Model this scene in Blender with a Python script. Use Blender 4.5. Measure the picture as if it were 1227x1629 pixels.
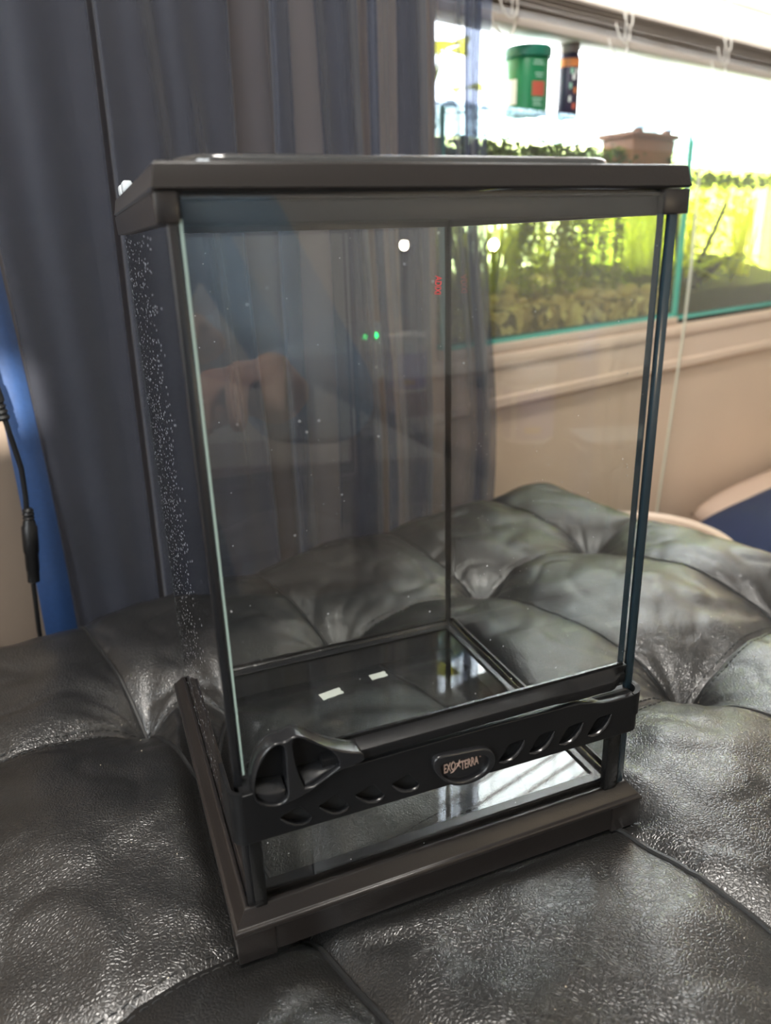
import bpy, bmesh, math, random
from math import sin, cos, pi, sqrt, exp, radians
from mathutils import Vector, Matrix, noise

for o in list(bpy.data.objects):
    bpy.data.objects.remove(o, do_unlink=True)
S = bpy.context.scene
COL = S.collection
random.seed(7)

# ------------------------------------------------------------------ camera
cam_d = bpy.data.cameras.new('camera')
cam = bpy.data.objects.new('camera', cam_d)
COL.objects.link(cam)
S.camera = cam
cam_d.sensor_fit = 'VERTICAL'
cam_d.sensor_height = 36.0
cam_d.sensor_width = 36.0
cam_d.lens = 36.0 * 1190.7 / 1629.0
cam_d.clip_start = 0.01
CP = Vector((-0.0201, -0.2312, 0.2758))
CR = Matrix(((0.92789282, 0.15190509, -0.34049928),
             (-0.37176707, 0.30748761, -0.87592273),
             (-0.02835781, 0.93934883, 0.34178885)))
cam.matrix_world = Matrix.Translation(CP) @ CR.to_4x4()
cam_d.dof.use_dof = True
cam_d.dof.focus_distance = 0.365
cam_d.dof.aperture_fstop = 8.5

# ------------------------------------------------------------------ room frame: a along the window wall, n towards it
TH = radians(17.0)
UW = Vector((cos(TH), sin(TH), 0))
NW = Vector((-sin(TH), cos(TH), 0))
def WP(a, n, z): return UW * a + NW * n + Vector((0, 0, z))
RW = Matrix((UW, NW, Vector((0, 0, 1)))).transposed().to_4x4()   # local (a,n,z) -> world

A0, A1 = -1.15, 2.75          # room extent along the wall
N0, N1 = -2.25, 0.595         # front wall, window wall faces
Z0, Z1 = -0.44, 1.95

# ------------------------------------------------------------------ world, sun, window portals, exposure
world = bpy.data.worlds.new('sky'); S.world = world
world.use_nodes = True
bg = world.node_tree.nodes['Background']
bg.inputs[0].default_value = (0.93, 0.97, 1.0, 1)
bg.inputs[1].default_value = 10.0

sun_d = bpy.data.lights.new('sun', 'SUN')
sun_d.energy = 9.0; sun_d.angle = radians(0.5); sun_d.color = (1.0, 0.93, 0.84)
sun = bpy.data.objects.new('sun', sun_d); COL.objects.link(sun)
sd = (UW * 0.39 + NW * 1.0 + Vector((0, 0, -0.45))).normalized()
sun.rotation_euler = sd.to_track_quat('-Z', 'Y').to_euler()

def portal(name, center, normal, w, h):
    d = bpy.data.lights.new(name, 'AREA')
    d.shape = 'RECTANGLE'; d.size = w; d.size_y = h
    d.cycles.is_portal = True
    o = bpy.data.objects.new(name, d); COL.objects.link(o)
    o.location = center
    o.rotation_euler = normal.to_track_quat('-Z', 'Z').to_euler()
    return o
BW = dict(a0=0.655, a1=2.40, z0=0.107, z1=1.50, n=0.93)      # back window
LW = dict(n0=-1.05, n1=-0.05, z0=0.35, z1=1.35)               # left wall window
FW = dict(a0=-1.12, a1=-0.975, z0=1.345, z1=1.445)             # unseen front wall window, placed and sized to shape the sun patch
portal('portal_back', WP((BW['a0'] + BW['a1']) / 2, 0.99, (BW['z0'] + BW['z1']) / 2), -NW, BW['a1'] - BW['a0'], BW['z1'] - BW['z0'])
portal('portal_left', WP(A0 - 0.10, (LW['n0'] + LW['n1']) / 2, (LW['z0'] + LW['z1']) / 2), UW, LW['n1'] - LW['n0'], LW['z1'] - LW['z0'])

S.view_settings.view_transform = 'Standard'
S.view_settings.look = 'None'
S.view_settings.exposure = 0.95
S.view_settings.gamma = 1.0
S.view_settings.use_curve_mapping = False
cy = S.cycles
cy.max_bounces = 7; cy.diffuse_bounces = 4; cy.glossy_bounces = 4; cy.transmission_bounces = 6
cy.transparent_max_bounces = 36
cy.use_adaptive_sampling = True; cy.adaptive_threshold = 0.04
cy.caustics_reflective = False; cy.caustics_refractive = False
cy.sample_clamp_indirect = 6.0
cy.use_denoising = True

# ------------------------------------------------------------------ helpers: materials
def nt(name):
    m = bpy.data.materials.new(name); m.use_nodes = True
    t = m.node_tree
    for n in list(t.nodes): t.nodes.remove(n)
    out = t.nodes.new('ShaderNodeOutputMaterial')
    return m, t, out
def N_(t, kind, **kw):
    n = t.nodes.new(kind)
    for k, v in kw.items():
        if k.startswith('i_'):
            key = k[2:]
            key = int(key) if key.isdigit() else key.replace('_', ' ')
            n.inputs[key].default_value = v
        else: setattr(n, k, v)
    return n
def rgba(c): return (c[0], c[1], c[2], 1)
def pbr(name, col, rough=0.5, metal=0.0, spec=0.5, var=0.0, vscale=20, bump=0.0, bscale=200, emit=None, estr=0.0, coat=0.0):
    m, t, out = nt(name)
    b = N_(t, 'ShaderNodeBsdfPrincipled')
    b.inputs['Base Color'].default_value = rgba(col)
    b.inputs['Roughness'].default_value = rough
    b.inputs['Metallic'].default_value = metal
    b.inputs['Specular IOR Level'].default_value = spec
    b.inputs['Coat Weight'].default_value = coat
    if emit:
        b.inputs['Emission Color'].default_value = rgba(emit); b.inputs['Emission Strength'].default_value = estr
    tc = N_(t, 'ShaderNodeTexCoord')
    if var > 0:
        nz = N_(t, 'ShaderNodeTexNoise', i_Scale=vscale, i_Detail=5.0)
        t.links.new(tc.outputs['Object'], nz.inputs['Vector'])
        mx = N_(t, 'ShaderNodeMix', data_type='RGBA')
        mx.inputs['A'].default_value = rgba([max(0, c * (1 - var)) for c in col])
        mx.inputs['B'].default_value = rgba([min(1, c * (1 + var)) for c in col])
        t.links.new(nz.outputs['Fac'], mx.inputs['Factor']); t.links.new(mx.outputs['Result'], b.inputs['Base Color'])
    if bump > 0:
        nz2 = N_(t, 'ShaderNodeTexNoise', i_Scale=bscale, i_Detail=3.0)
        t.links.new(tc.outputs['Object'], nz2.inputs['Vector'])
        bp = N_(t, 'ShaderNodeBump', i_Strength=bump, i_Distance=0.0006)
        t.links.new(nz2.outputs['Fac'], bp.inputs['Height']); t.links.new(bp.outputs['Normal'], b.inputs['Normal'])
    t.links.new(b.outputs[0], out.inputs[0])
    return m

def glass(name, tint=(0.978, 0.987, 0.982), gain=1.9, dust=0.0, dscale=900, dgrad=None, dustcol=(0.75, 0.76, 0.78), dsize=0.13, dfac=0.6):
    """flat clear pane: straight-through transmission with a Fresnel reflection on the outward faces"""
    m, t, out = nt(name)
    fr = N_(t, 'ShaderNodeFresnel', i_IOR=1.5)
    ge = N_(t, 'ShaderNodeNewGeometry')
    inv = N_(t, 'ShaderNodeMath', operation='SUBTRACT'); inv.inputs[0].default_value = 1.0
    t.links.new(ge.outputs['Backfacing'], inv.inputs[1])
    mu = N_(t, 'ShaderNodeMath', operation='MULTIPLY'); t.links.new(fr.outputs[0], mu.inputs[0]); mu.inputs[1].default_value = gain
    mu2 = N_(t, 'ShaderNodeMath', operation='MULTIPLY', use_clamp=True)
    t.links.new(mu.outputs[0], mu2.inputs[0]); t.links.new(inv.outputs[0], mu2.inputs[1])
    tr = N_(t, 'ShaderNodeBsdfTransparent', i_Color=rgba(tint))
    gl = N_(t, 'ShaderNodeBsdfGlossy', i_Roughness=0.0)
    mx = N_(t, 'ShaderNodeMixShader')
    t.links.new(mu2.outputs[0], mx.inputs[0]); t.links.new(tr.outputs[0], mx.inputs[1]); t.links.new(gl.outputs[0], mx.inputs[2])
    last = mx
    if dust > 0:
        tc = N_(t, 'ShaderNodeTexCoord')
        vo = N_(t, 'ShaderNodeTexVoronoi', i_Scale=dscale); vo.feature = 'F1'
        t.links.new(tc.outputs['Object'], vo.inputs['Vector'])
        lt = N_(t, 'ShaderNodeMath', operation='LESS_THAN'); lt.inputs[1].default_value = dsize
        t.links.new(vo.outputs['Distance'], lt.inputs[0])
        sep = N_(t, 'ShaderNodeSeparateColor'); t.links.new(vo.outputs['Color'], sep.inputs[0])
        gt = N_(t, 'ShaderNodeMath', operation='LESS_THAN'); t.links.new(sep.outputs[0], gt.inputs[0]); gt.inputs[1].default_value = dust
        pr = N_(t, 'ShaderNodeMath', operation='MULTIPLY'); t.links.new(lt.outputs[0], pr.inputs[0]); t.links.new(gt.outputs[0], pr.inputs[1])
        fac = N_(t, 'ShaderNodeMath', operation='MULTIPLY'); t.links.new(pr.outputs[0], fac.inputs[0]); fac.inputs[1].default_value = dfac
        if dgrad:                                   # spots gather along one edge of the pane (dried splashes)
            sx = N_(t, 'ShaderNodeSeparateXYZ'); t.links.new(tc.outputs['Object'], sx.inputs[0])
            mr = N_(t, 'ShaderNodeMapRange'); mr.inputs['From Min'].default_value = dgrad[1]; mr.inputs['From Max'].default_value = dgrad[2]
            t.links.new(sx.outputs[dgrad[0]], mr.inputs['Value'])
            t.links.new(mr.outputs[0], gt.inputs[1])
        df = N_(t, 'ShaderNodeBsdfDiffuse', i_Color=rgba(dustcol))
        m2 = N_(t, 'ShaderNodeMixShader')
        t.links.new(fac.outputs[0], m2.inputs[0]); t.links.new(mx.outputs[0], m2.inputs[1]); t.links.new(df.outputs[0], m2.inputs[2])
        last = m2
    t.links.new(last.outputs[0], out.inputs[0])
    return m

def leafmat(name, col, tcol, rough=0.45, tw=0.55):
    m, t, out = nt(name)
    b = N_(t, 'ShaderNodeBsdfPrincipled'); b.inputs['Roughness'].default_value = rough
    tc = N_(t, 'ShaderNodeTexCoord'); nz = N_(t, 'ShaderNodeTexNoise', i_Scale=35.0); t.links.new(tc.outputs['Object'], nz.inputs['Vector'])
    mx = N_(t, 'ShaderNodeMix', data_type='RGBA')
    mx.inputs['A'].default_value = rgba([c * .6 for c in col]); mx.inputs['B'].default_value = rgba([min(1, c * 1.4) for c in col])
    t.links.new(nz.outputs['Fac'], mx.inputs['Factor']); t.links.new(mx.outputs['Result'], b.inputs['Base Color'])
    tl = N_(t, 'ShaderNodeBsdfTranslucent', i_Color=rgba(tcol))
    ms = N_(t, 'ShaderNodeMixShader'); ms.inputs[0].default_value = tw
    t.links.new(b.outputs[0], ms.inputs[1]); t.links.new(tl.outputs[0], ms.inputs[2]); t.links.new(ms.outputs[0], out.inputs[0])
    return m

def sheer(name):
    """thin navy voile: part open weave, part dyed thread"""
    m, t, out = nt(name)
    tr = N_(t, 'ShaderNodeBsdfTransparent', i_Color=(0.86, 0.90, 1.0, 1))
    tc = N_(t, 'ShaderNodeTexCoord')
    nz = N_(t, 'ShaderNodeTexNoise', i_Scale=60.0, i_Detail=4.0); t.links.new(tc.outputs['Object'], nz.inputs['Vector'])
    mp = N_(t, 'ShaderNodeMix', data_type='RGBA'); mp.inputs['A'].default_value = (0.050, 0.054, 0.072, 1); mp.inputs['B'].default_value = (0.072, 0.075, 0.095, 1)
    t.links.new(nz.outputs['Fac'], mp.inputs['Factor'])
    df = N_(t, 'ShaderNodeBsdfPrincipled', i_Roughness=0.55); df.inputs['Sheen Weight'].default_value = 0.3
    t.links.new(mp.outputs['Result'], df.inputs['Base Color'])
    tl = N_(t, 'ShaderNodeBsdfTranslucent', i_Color=(0.035, 0.060, 0.13, 1))
    m1 = N_(t, 'ShaderNodeMixShader'); m1.inputs[0].default_value = 0.35
    t.links.new(df.outputs[0], m1.inputs[1]); t.links.new(tl.outputs[0], m1.inputs[2])
    m2 = N_(t, 'ShaderNodeMixShader')
    lw = N_(t, 'ShaderNodeLayerWeight', i_Blend=0.5)
    mr = N_(t, 'ShaderNodeMapRange'); mr.inputs['From Min'].default_value = 0.0; mr.inputs['From Max'].default_value = 1.0
    mr.inputs['To Min'].default_value = 0.54; mr.inputs['To Max'].default_value = 0.97
    t.links.new(lw.outputs['Facing'], mr.inputs['Value'])
    t.links.new(mr.outputs[0], m2.inputs[0])
    t.links.new(tr.outputs[0], m2.inputs[1]); t.links.new(m1.outputs[0], m2.inputs[2]); t.links.new(m2.outputs[0], out.inputs[0])
    return m

def leather(name):
    m, t, out = nt(name)
    b = N_(t, 'ShaderNodeBsdfPrincipled')
    tc = N_(t, 'ShaderNodeTexCoord')
    n1 = N_(t, 'ShaderNodeTexNoise', i_Scale=9.0, i_Detail=4.0); t.links.new(tc.outputs['Object'], n1.inputs['Vector'])
    cr = N_(t, 'ShaderNodeMix', data_type='RGBA'); cr.inputs['A'].default_value = (0.006, 0.006, 0.006, 1); cr.inputs['B'].default_value = (0.013, 0.0125, 0.012, 1)
    t.links.new(n1.outputs['Fac'], cr.inputs['Factor']); t.links.new(cr.outputs['Result'], b.inputs['Base Color'])
    rr = N_(t, 'ShaderNodeMapRange'); rr.inputs['To Min'].default_value = 0.26; rr.inputs['To Max'].default_value = 0.40
    t.links.new(n1.outputs['Fac'], rr.inputs['Value']); t.links.new(rr.outputs[0], b.inputs['Roughness'])
    b.inputs['Specular IOR Level'].default_value = 0.8
    # pebble grain
    nd = N_(t, 'ShaderNodeTexNoise', i_Scale=120.0, i_Detail=2.0); t.links.new(tc.outputs['Object'], nd.inputs['Vector'])
    ad = N_(t, 'ShaderNodeVectorMath', operation='MULTIPLY_ADD'); ad.inputs[1].default_value = (0.004, 0.004, 0.004)
    t.links.new(nd.outputs['Color'], ad.inputs[0]); t.links.new(tc.outputs['Object'], ad.inputs[2])
    vo = N_(t, 'ShaderNodeTexVoronoi', i_Scale=600.0); vo.feature = 'DISTANCE_TO_EDGE'
    t.links.new(ad.outputs[0], vo.inputs['Vector'])
    vr = N_(t, 'ShaderNodeMapRange'); vr.inputs['From Max'].default_value = 0.28; vr.interpolation_type = 'SMOOTHSTEP'
    t.links.new(vo.outputs['Distance'], vr.inputs['Value'])
    n3 = N_(t, 'ShaderNodeTexNoise', i_Scale=45.0, i_Detail=3.0); t.links.new(tc.outputs['Object'], n3.inputs['Vector'])
    bp = N_(t, 'ShaderNodeBump', i_Strength=0.42, i_Distance=0.00026)
    t.links.new(vr.outputs[0], bp.inputs['Height'])
    bp2 = N_(t, 'ShaderNodeBump', i_Strength=0.25, i_Distance=0.002)
    t.links.new(n3.outputs['Fac'], bp2.inputs['Height']); t.links.new(bp.outputs['Normal'], bp2.inputs['Normal'])
    t.links.new(bp2.outputs['Normal'], b.inputs['Normal'])
    t.links.new(b.outputs[0], out.inputs[0])
    return m

M = {}
M['wall'] = pbr('beige_paint', (0.72, 0.55, 0.41), 0.7, var=0.05, vscale=6, bump=0.15, bscale=300)
M['trim'] = pbr('trim_paint', (0.78, 0.60, 0.46), 0.45)
M['wall_pale'] = pbr('pale_grey_paint', (0.56, 0.53, 0.49), 0.7, var=0.04, vscale=6)
M['ceiling'] = pbr('ceiling_paint', (0.66, 0.66, 0.65), 0.8)
M['floor'] = pbr('brown_floor', (0.13, 0.09, 0.065), 0.4, var=0.3, vscale=5)
M['plastic'] = pbr('black_plastic', (0.006, 0.006, 0.0065), 0.38, spec=0.30, bump=0.12, bscale=1800)
M['plastic_gloss'] = pbr('black_plastic_smooth', (0.010, 0.010, 0.011), 0.25, spec=0.5)
M['plastic_frame'] = pbr('dark_brown_plastic', (0.012, 0.0095, 0.0085), 0.33, spec=0.42, bump=0.12, bscale=1500)
for n_ in M['plastic_frame'].node_tree.nodes:
    if n_.type == 'BSDF_PRINCIPLED': n_.inputs['Sheen Weight'].default_value = 0.04; n_.inputs['Sheen Roughness'].default_value = 0.35   # settled dust
M['silicone'] = pbr('black_silicone', (0.006, 0.006, 0.006), 0.22, spec=0.5, bump=0.5, bscale=500)
M['hole'] = pbr('painted_recess_shade', (0.003, 0.003, 0.003), 0.8)  # near-black colour stands in for shade inside openings
M['copper'] = pbr('copper_lettering', (0.62, 0.44, 0.36), 0.35, metal=0.6)
M['glass'] = glass('clear_glass', dust=0.012, dscale=450)
M['glass_left'] = glass('splashed_glass', dust=0.05, dscale=520, dgrad=(1, 0.05, 0.36), dustcol=(0.85, 0.87, 0.92), dsize=0.27, dfac=0.8)
M['glass_floor'] = glass('floor_glass', (0.965, 0.98, 0.972), gain=2.2, dust=0.003, dscale=300)
M['glass_edge'] = pbr('glass_edge', (0.26, 0.33, 0.29), 0.15, spec=0.6)
M['glass_edge_dark'] = pbr('glass_edge_dark', (0.014, 0.026, 0.034), 0.2, spec=0.5)
M['screen'] = pbr('mesh_wire', (0.02, 0.02, 0.02), 0.5)
M['clip'] = pbr('pale_clip', (0.55, 0.58, 0.60), 0.35)
M['red'] = pbr('red_reflection', (0.75, 0.02, 0.03), 0.5)
M['paper'] = pbr('white_paper', (0.42, 0.44, 0.40), 0.7)
M['leather'] = leather('black_leather')
M['seam'] = pbr('seam_cord', (0.008, 0.008, 0.008), 0.5)
M['thread'] = pbr('black_thread', (0.02, 0.02, 0.02), 0.5)
M['sheer'] = sheer('navy_voile')
M['white'] = pbr('white_plastic', (0.84, 0.83, 0.81), 0.4)
M['slat'] = pbr('blind_slat', (0.56, 0.49, 0.43), 0.45)
M['cordw'] = pbr('blind_cord', (0.80, 0.76, 0.70), 0.7)

# ------------------------------------------------------------------ helpers: meshes
def tag(o, label=None, cat=None, group=None, kind=None):
    if label: o['label'] = label
    if cat: o['category'] = cat
    if group: o['group'] = group
    if kind: o['kind'] = kind
    return o
def empty(name, loc=(0, 0, 0), rotz=0.0):
    o = bpy.data.objects.new(name, None); COL.objects.link(o)
    o.location = loc; o.rotation_euler = (0, 0, rotz); o.empty_display_size = 0.02
    return o
def link(name, me, mat, parent=None, smooth=False):
    o = bpy.data.objects.new(name, me); COL.objects.link(o)
    if mat and not me.materials: me.materials.append(mat)
    if parent: o.parent = parent
    if smooth:
        for p in me.polygons: p.use_smooth = True
    return o
def pyd(name, v, f, mat, parent=None, smooth=False):
    me = bpy.data.meshes.new(name); me.from_pydata([tuple(x) for x in v], [], f); me.update()
    return link(name, me, mat, parent, smooth)
class MB:
    def __init__(s): s.v = []; s.f = []
    def add(s, v, f):
        k = len(s.v); s.v += [tuple(x) for x in v]; s.f += [tuple(i + k for i in q) for q in f]
    def box(s, x0, x1, y0, y1, z0, z1):
        s.add([(x0, y0, z0), (x1, y0, z0), (x1, y1, z0), (x0, y1, z0), (x0, y0, z1), (x1, y0, z1), (x1, y1, z1), (x0, y1, z1)],
              [(0, 3, 2, 1), (4, 5, 6, 7), (0, 1, 5, 4), (1, 2, 6, 5), (2, 3, 7, 6), (3, 0, 4, 7)])
    def tube(s, pts, r, seg=8, cap=True):
        pts = [Vector(p) for p in pts]; n = len(pts); rings = []
        rr = r if isinstance(r, (list, tuple)) else [r] * n
        up = None; vs = []
        for i, p in enumerate(pts):
            d = (pts[min(i + 1, n - 1)] - pts[max(i - 1, 0)])
            d = d.normalized() if d.length > 1e-9 else Vector((0, 0, 1))
            if up is None: up = Vector((0, 0, 1)) if abs(d.z) < 0.9 else Vector((1, 0, 0))
            x = d.cross(up)
            if x.length < 1e-6: x = d.cross(Vector((0.3, 0.8, 0.5)))
            x.normalize(); y = x.cross(d).normalized(); up = y
            for k in range(seg):
                a = 2 * pi * k / seg; vs.append(p + (x * cos(a) + y * sin(a)) * rr[i])
        fs = []
        for i in range(n - 1):
            for k in range(seg):
                a = i * seg + k; b = i * seg + (k + 1) % seg
                fs.append((a, b, b + seg, a + seg))
        if cap: fs.append(tuple(range(seg))[::-1]); fs.append(tuple((n - 1) * seg + k for k in range(seg)))
        s.add(vs, fs)
    def lathe(s, prof, c=(0, 0, 0), seg=32, cap=True):
        n = len(prof); vs = []; fs = []
        for r, z in prof:
            for k in range(seg):
                a = 2 * pi * k / seg; vs.append((c[0] + r * cos(a), c[1] + r * sin(a), c[2] + z))
        for i in range(n - 1):
            for k in range(seg):
                a = i * seg + k; b = i * seg + (k + 1) % seg
                fs.append((a, b, b + seg, a + seg))
        if cap: fs.append(tuple(range(seg))[::-1]); fs.append(tuple((n - 1) * seg + k for k in range(seg)))
        s.add(vs, fs)
    def prism(s, poly, y0, y1):
        """poly in (x,z) extruded along y"""
        n = len(poly)
        vs = [(x, y0, z) for x, z in poly] + [(x, y1, z) for x, z in poly]
        fs = [tuple(range(n)), tuple(range(2 * n - 1, n - 1, -1))] + [(i, i + n, (i + 1) % n + n, (i + 1) % n) for i in range(n)]
        s.add(vs, fs)
    def build(s, name, mat, parent=None, smooth=False, bevel=0.0, bseg=2, angle=40):
        me = bpy.data.meshes.new(name); me.from_pydata(s.v, [], s.f); me.update()
        bm = bmesh.new(); bm.from_mesh(me)
        bmesh.ops.recalc_face_normals(bm, faces=bm.faces)
        if bevel > 0:
            es = [e for e in bm.edges if len(e.link_faces) == 2 and e.calc_face_angle(0) > radians(angle)]
            bmesh.ops.bevel(bm, geom=es, offset=bevel, segments=bseg, profile=0.5, affect='EDGES', clamp_overlap=True)
        bm.to_mesh(me); bm.free()
        o = link(name, me, mat, parent, smooth)
        if smooth or bevel > 0:
            for p in me.polygons: p.use_smooth = True
            me.set_sharp_from_angle(angle=radians(38))
        return o
def box(name, mat, parent, x0, x1, y0, y1, z0, z1, bevel=0.0, bseg=2):
    m = MB(); m.box(x0, x1, y0, y1, z0, z1); return m.build(name, mat, parent, bevel=bevel, bseg=bseg)
def wbox(name, mat, parent, a0, a1, n0, n1, z0, z1, bevel=0.0):
    """box in the wall frame; vertices in world space when it has no parent, in (a,n,z) when its parent carries the wall rotation"""
    m = MB(); m.box(a0, a1, n0, n1, z0, z1)
    o = m.build(name, mat, parent, bevel=bevel)
    if parent is None: o.rotation_euler = (0, 0, TH)
    return o
def curve2d(name, outline, holes, thick, bev, mat, parent, loc, smooth_out=True):
    """flat plate in (x,z) with holes, rounded edges; front faces -y"""
    cu = bpy.data.curves.new(name, 'CURVE'); cu.dimensions = '2D'; cu.fill_mode = 'BOTH'
    cu.extrude = thick / 2; cu.bevel_depth = bev; cu.bevel_resolution = 2; cu.offset = -bev
    for poly in [outline] + holes:
        sp = cu.splines.new('POLY'); sp.points.add(len(poly) - 1)
        for p, (x, z) in zip(sp.points, poly): p.co = (x, z, 0, 1)
        sp.use_cyclic_u = True
    ob = bpy.data.objects.new(name + '_tmp', cu); COL.objects.link(ob)
    dg = bpy.context.evaluated_depsgraph_get(); dg.update()
    me = bpy.data.meshes.new_from_object(ob.evaluated_get(dg))
    bpy.data.objects.remove(ob, do_unlink=True)
    me.transform(Matrix.Rotation(pi / 2, 4, 'X')); me.transform(Matrix.Translation(Vector(loc)))
    me.name = name; me.materials.clear()
    o = link(name, me, mat, parent)
    for p in me.polygons: p.use_smooth = True
    me.set_sharp_from_angle(angle=radians(35))
    return o
def smoothpoly(poly, it=2):
    for _ in range(it):
        q = []
        for i in range(len(poly)):
            a, b = poly[i], poly[(i + 1) % len(poly)]
            q += [(a[0] * .75 + b[0] * .25, a[1] * .75 + b[1] * .25), (a[0] * .25 + b[0] * .75, a[1] * .25 + b[1] * .75)]
        poly = q
    return poly
def ease(t): t = max(0, min(1, t)); return t * t * (3 - 2 * t)
def dup(root, loc=None, rotz=None):
    r = root.copy(); COL.objects.link(r)
    if loc is not None: r.location = loc
    if rotz is not None: r.rotation_euler = (0, 0, rotz)
    for ch in list(root.children):
        cc = ch.copy(); COL.objects.link(cc); cc.parent = r
        for g in list(ch.children):
            d = g.copy(); COL.objects.link(d); d.parent = cc
    return r
def text(name, s, size, mat, parent, loc, rot, sx=1.0, shear=0.0, ext=0.0002):
    cu = bpy.data.curves.new(name, 'FONT'); cu.body = s; cu.size = size; cu.extrude = ext; cu.shear = shear
    cu.align_x = 'CENTER'; cu.align_y = 'CENTER'; cu.offset = size * 0.012
    ob = bpy.data.objects.new(name + '_tmp', cu); COL.objects.link(ob)
    dg = bpy.context.evaluated_depsgraph_get(); dg.update()
    me = bpy.data.meshes.new_from_object(ob.evaluated_get(dg)); bpy.data.objects.remove(ob, do_unlink=True)
    me.transform(Matrix.Diagonal((sx, 1, 1, 1)))
    me.name = name; me.materials.clear()
    o = link(name, me, mat, parent); o.location = loc; o.rotation_euler = rot
    return o

# ================================================================== the room
T = 0.12
def struct(o): o['kind'] = 'structure'; return o
struct(wbox('floor', M['floor'], None, A0 - T, A1 + T, N0 - T, 1.10, Z0 - 0.1, Z0))
struct(wbox('ceiling', M['ceiling'], None, A0 - T, A1 + T, N0 - T, 1.10, Z1, Z1 + 0.1))
def wall_with_hole(name, mat, axis, p0, p1, q0, q1, hole):
    """axis 'n': wall spans a; axis 'a': wall spans n. hole = (u0,u1,z0,z1)"""
    m = MB()
    u0, u1, h0, h1 = hole
    lo, hi = (A0 - T, A1 + T) if axis == 'n' else (N0, N1)
    def b(a, c, z0, z1):
        if axis == 'n': m.box(a, c, p0, p1, z0, z1)
        else: m.box(p0, p1, a, c, z0, z1)
    b(lo, u0, Z0, Z1); b(u1, hi, Z0, Z1); b(u0, u1, Z0, h0); b(u0, u1, h1, Z1)
    o = m.build(name, mat); o.rotation_euler = (0, 0, TH); return struct(o)
wall_with_hole('wall_back', M['wall'], 'n', N1, N1 + 0.40, 0, 0, (BW['a0'], BW['a1'], BW['z0'] - 0.02, BW['z1']))
wall_with_hole('wall_front', M['wall_pale'], 'n', N0 - T, N0, 0, 0, (FW['a0'], FW['a1'], FW['z0'], FW['z1']))
wall_with_hole('wall_left', M['wall_pale'], 'a', A0 - T, A0, 0, 0, (LW['n0'], LW['n1'], LW['z0'], LW['z1']))
struct(wbox('wall_right', M['wall_pale'], None, A1, A1 + T, N0, N1, Z0, Z1))
# sill with nosing and apron under the back window
struct(wbox('trim_1', M['trim'], None, BW['a0'] - 0.06, BW['a1'] + 0.06, 0.578, 0.975, 0.084, BW['z0'], bevel=0.006))
m = MB(); a0, a1 = BW['a0'] - 0.04, BW['a1'] + 0.04
prof = [(0.595, 0.0835), (0.584, 0.0835), (0.584, 0.040), (0.581, 0.036), (0.581, 0.024), (0.585, 0.019), (0.595, 0.019)]
m.add([(a0, n, z) for n, z in prof] + [(a1, n, z) for n, z in prof],
      [tuple(range(7)), tuple(range(13, 6, -1))] + [(i, i + 7, (i + 1) % 7 + 7, (i + 1) % 7) for i in range(7)])
o = m.build('trim_2', M['trim']); o.rotation_euler = (0, 0, TH); struct(o)
struct(wbox('baseboard_back', M['trim'], None, A0, A1, 0.580, 0.595, Z0, Z0 + 0.09, bevel=0.004))

def window(name, axis, lo, hi, z0, z1, d0, d1, bars):
    e = empty(name, (0, 0, 0), TH); struct(e)
    def bb(nm, mat, u0, u1, w0, w1, zz0, zz1):
        if axis == 'n': return wbox(nm, mat, e, u0, u1, w0, w1, zz0, zz1)
        return wbox(nm, mat, e, w0, w1, u0, u1, zz0, zz1)
    w = 0.045
    for nm, u0, u1, zz0, zz1 in (('jamb', lo, lo + w, z0, z1), ('jamb', hi - w, hi, z0, z1), ('head', lo + w, hi - w, z1 - w, z1), ('bottom_rail', lo + w, hi - w, z0, z0 + w)):
        bb(nm, M['white'], u0, u1, d0, d1, zz0, zz1)
    edges = [lo + w] + bars + [hi - w]
    for b in bars: bb('mullion', M['white'], b - 0.016, b + 0.016, d0, d1, z0 + w, z1 - w)
    for i in range(len(edges) - 1):
        bb('pane', M['winglass'], edges[i] + (0.016 if i else 0), edges[i + 1] - (0.016 if i < len(edges) - 2 else 0), (d0 + d1) / 2 - 0.002, (d0 + d1) / 2 + 0.002, z0 + w, z1 - w)
    return e
M['winglass'] = glass('window_glass', (0.98, 0.99, 0.985))
window('window_1', 'n', BW['a0'], BW['a1'], BW['z0'], BW['z1'], 0.925, 0.965, [1.66])
window('window_2', 'a', LW['n0'], LW['n1'], LW['z0'], LW['z1'], A0 - 0.08, A0 - 0.04, [-0.55])
e = empty('sun_patch_window', (0, 0, 0), TH); struct(e)  # added opening that lets in only the narrow sun patch
wbox('pane', M['winglass'], e, FW['a0'], FW['a1'], N0 - 0.06, N0 - 0.056, FW['z0'], FW['z1'])

# ================================================================== terrarium
W, D = 0.20, 0.1987
ter = empty('glass_terrarium', (0, 0, 0))
tag(ter, 'tall empty glass terrarium with black frame standing on the tufted black ottoman', 'terrarium')

def ring(mb, prof, x0, x1, y0, y1, close=True):
    """loft an (inset, z) profile round a rectangle, mitred corners"""
    vs = []; n = len(prof)
    for ins, z in prof:
        vs += [(x0 + ins, y0 + ins, z), (x1 - ins, y0 + ins, z), (x1 - ins, y1 - ins, z), (x0 + ins, y1 - ins, z)]
    fs = []
    for i in range(n if close else n - 1):
        j = (i + 1) % n
        for k in range(4):
            l = (k + 1) % 4
            fs.append((i * 4 + k, i * 4 + l, j * 4 + l, j * 4 + k))
    mb.add(vs, fs)
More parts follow.
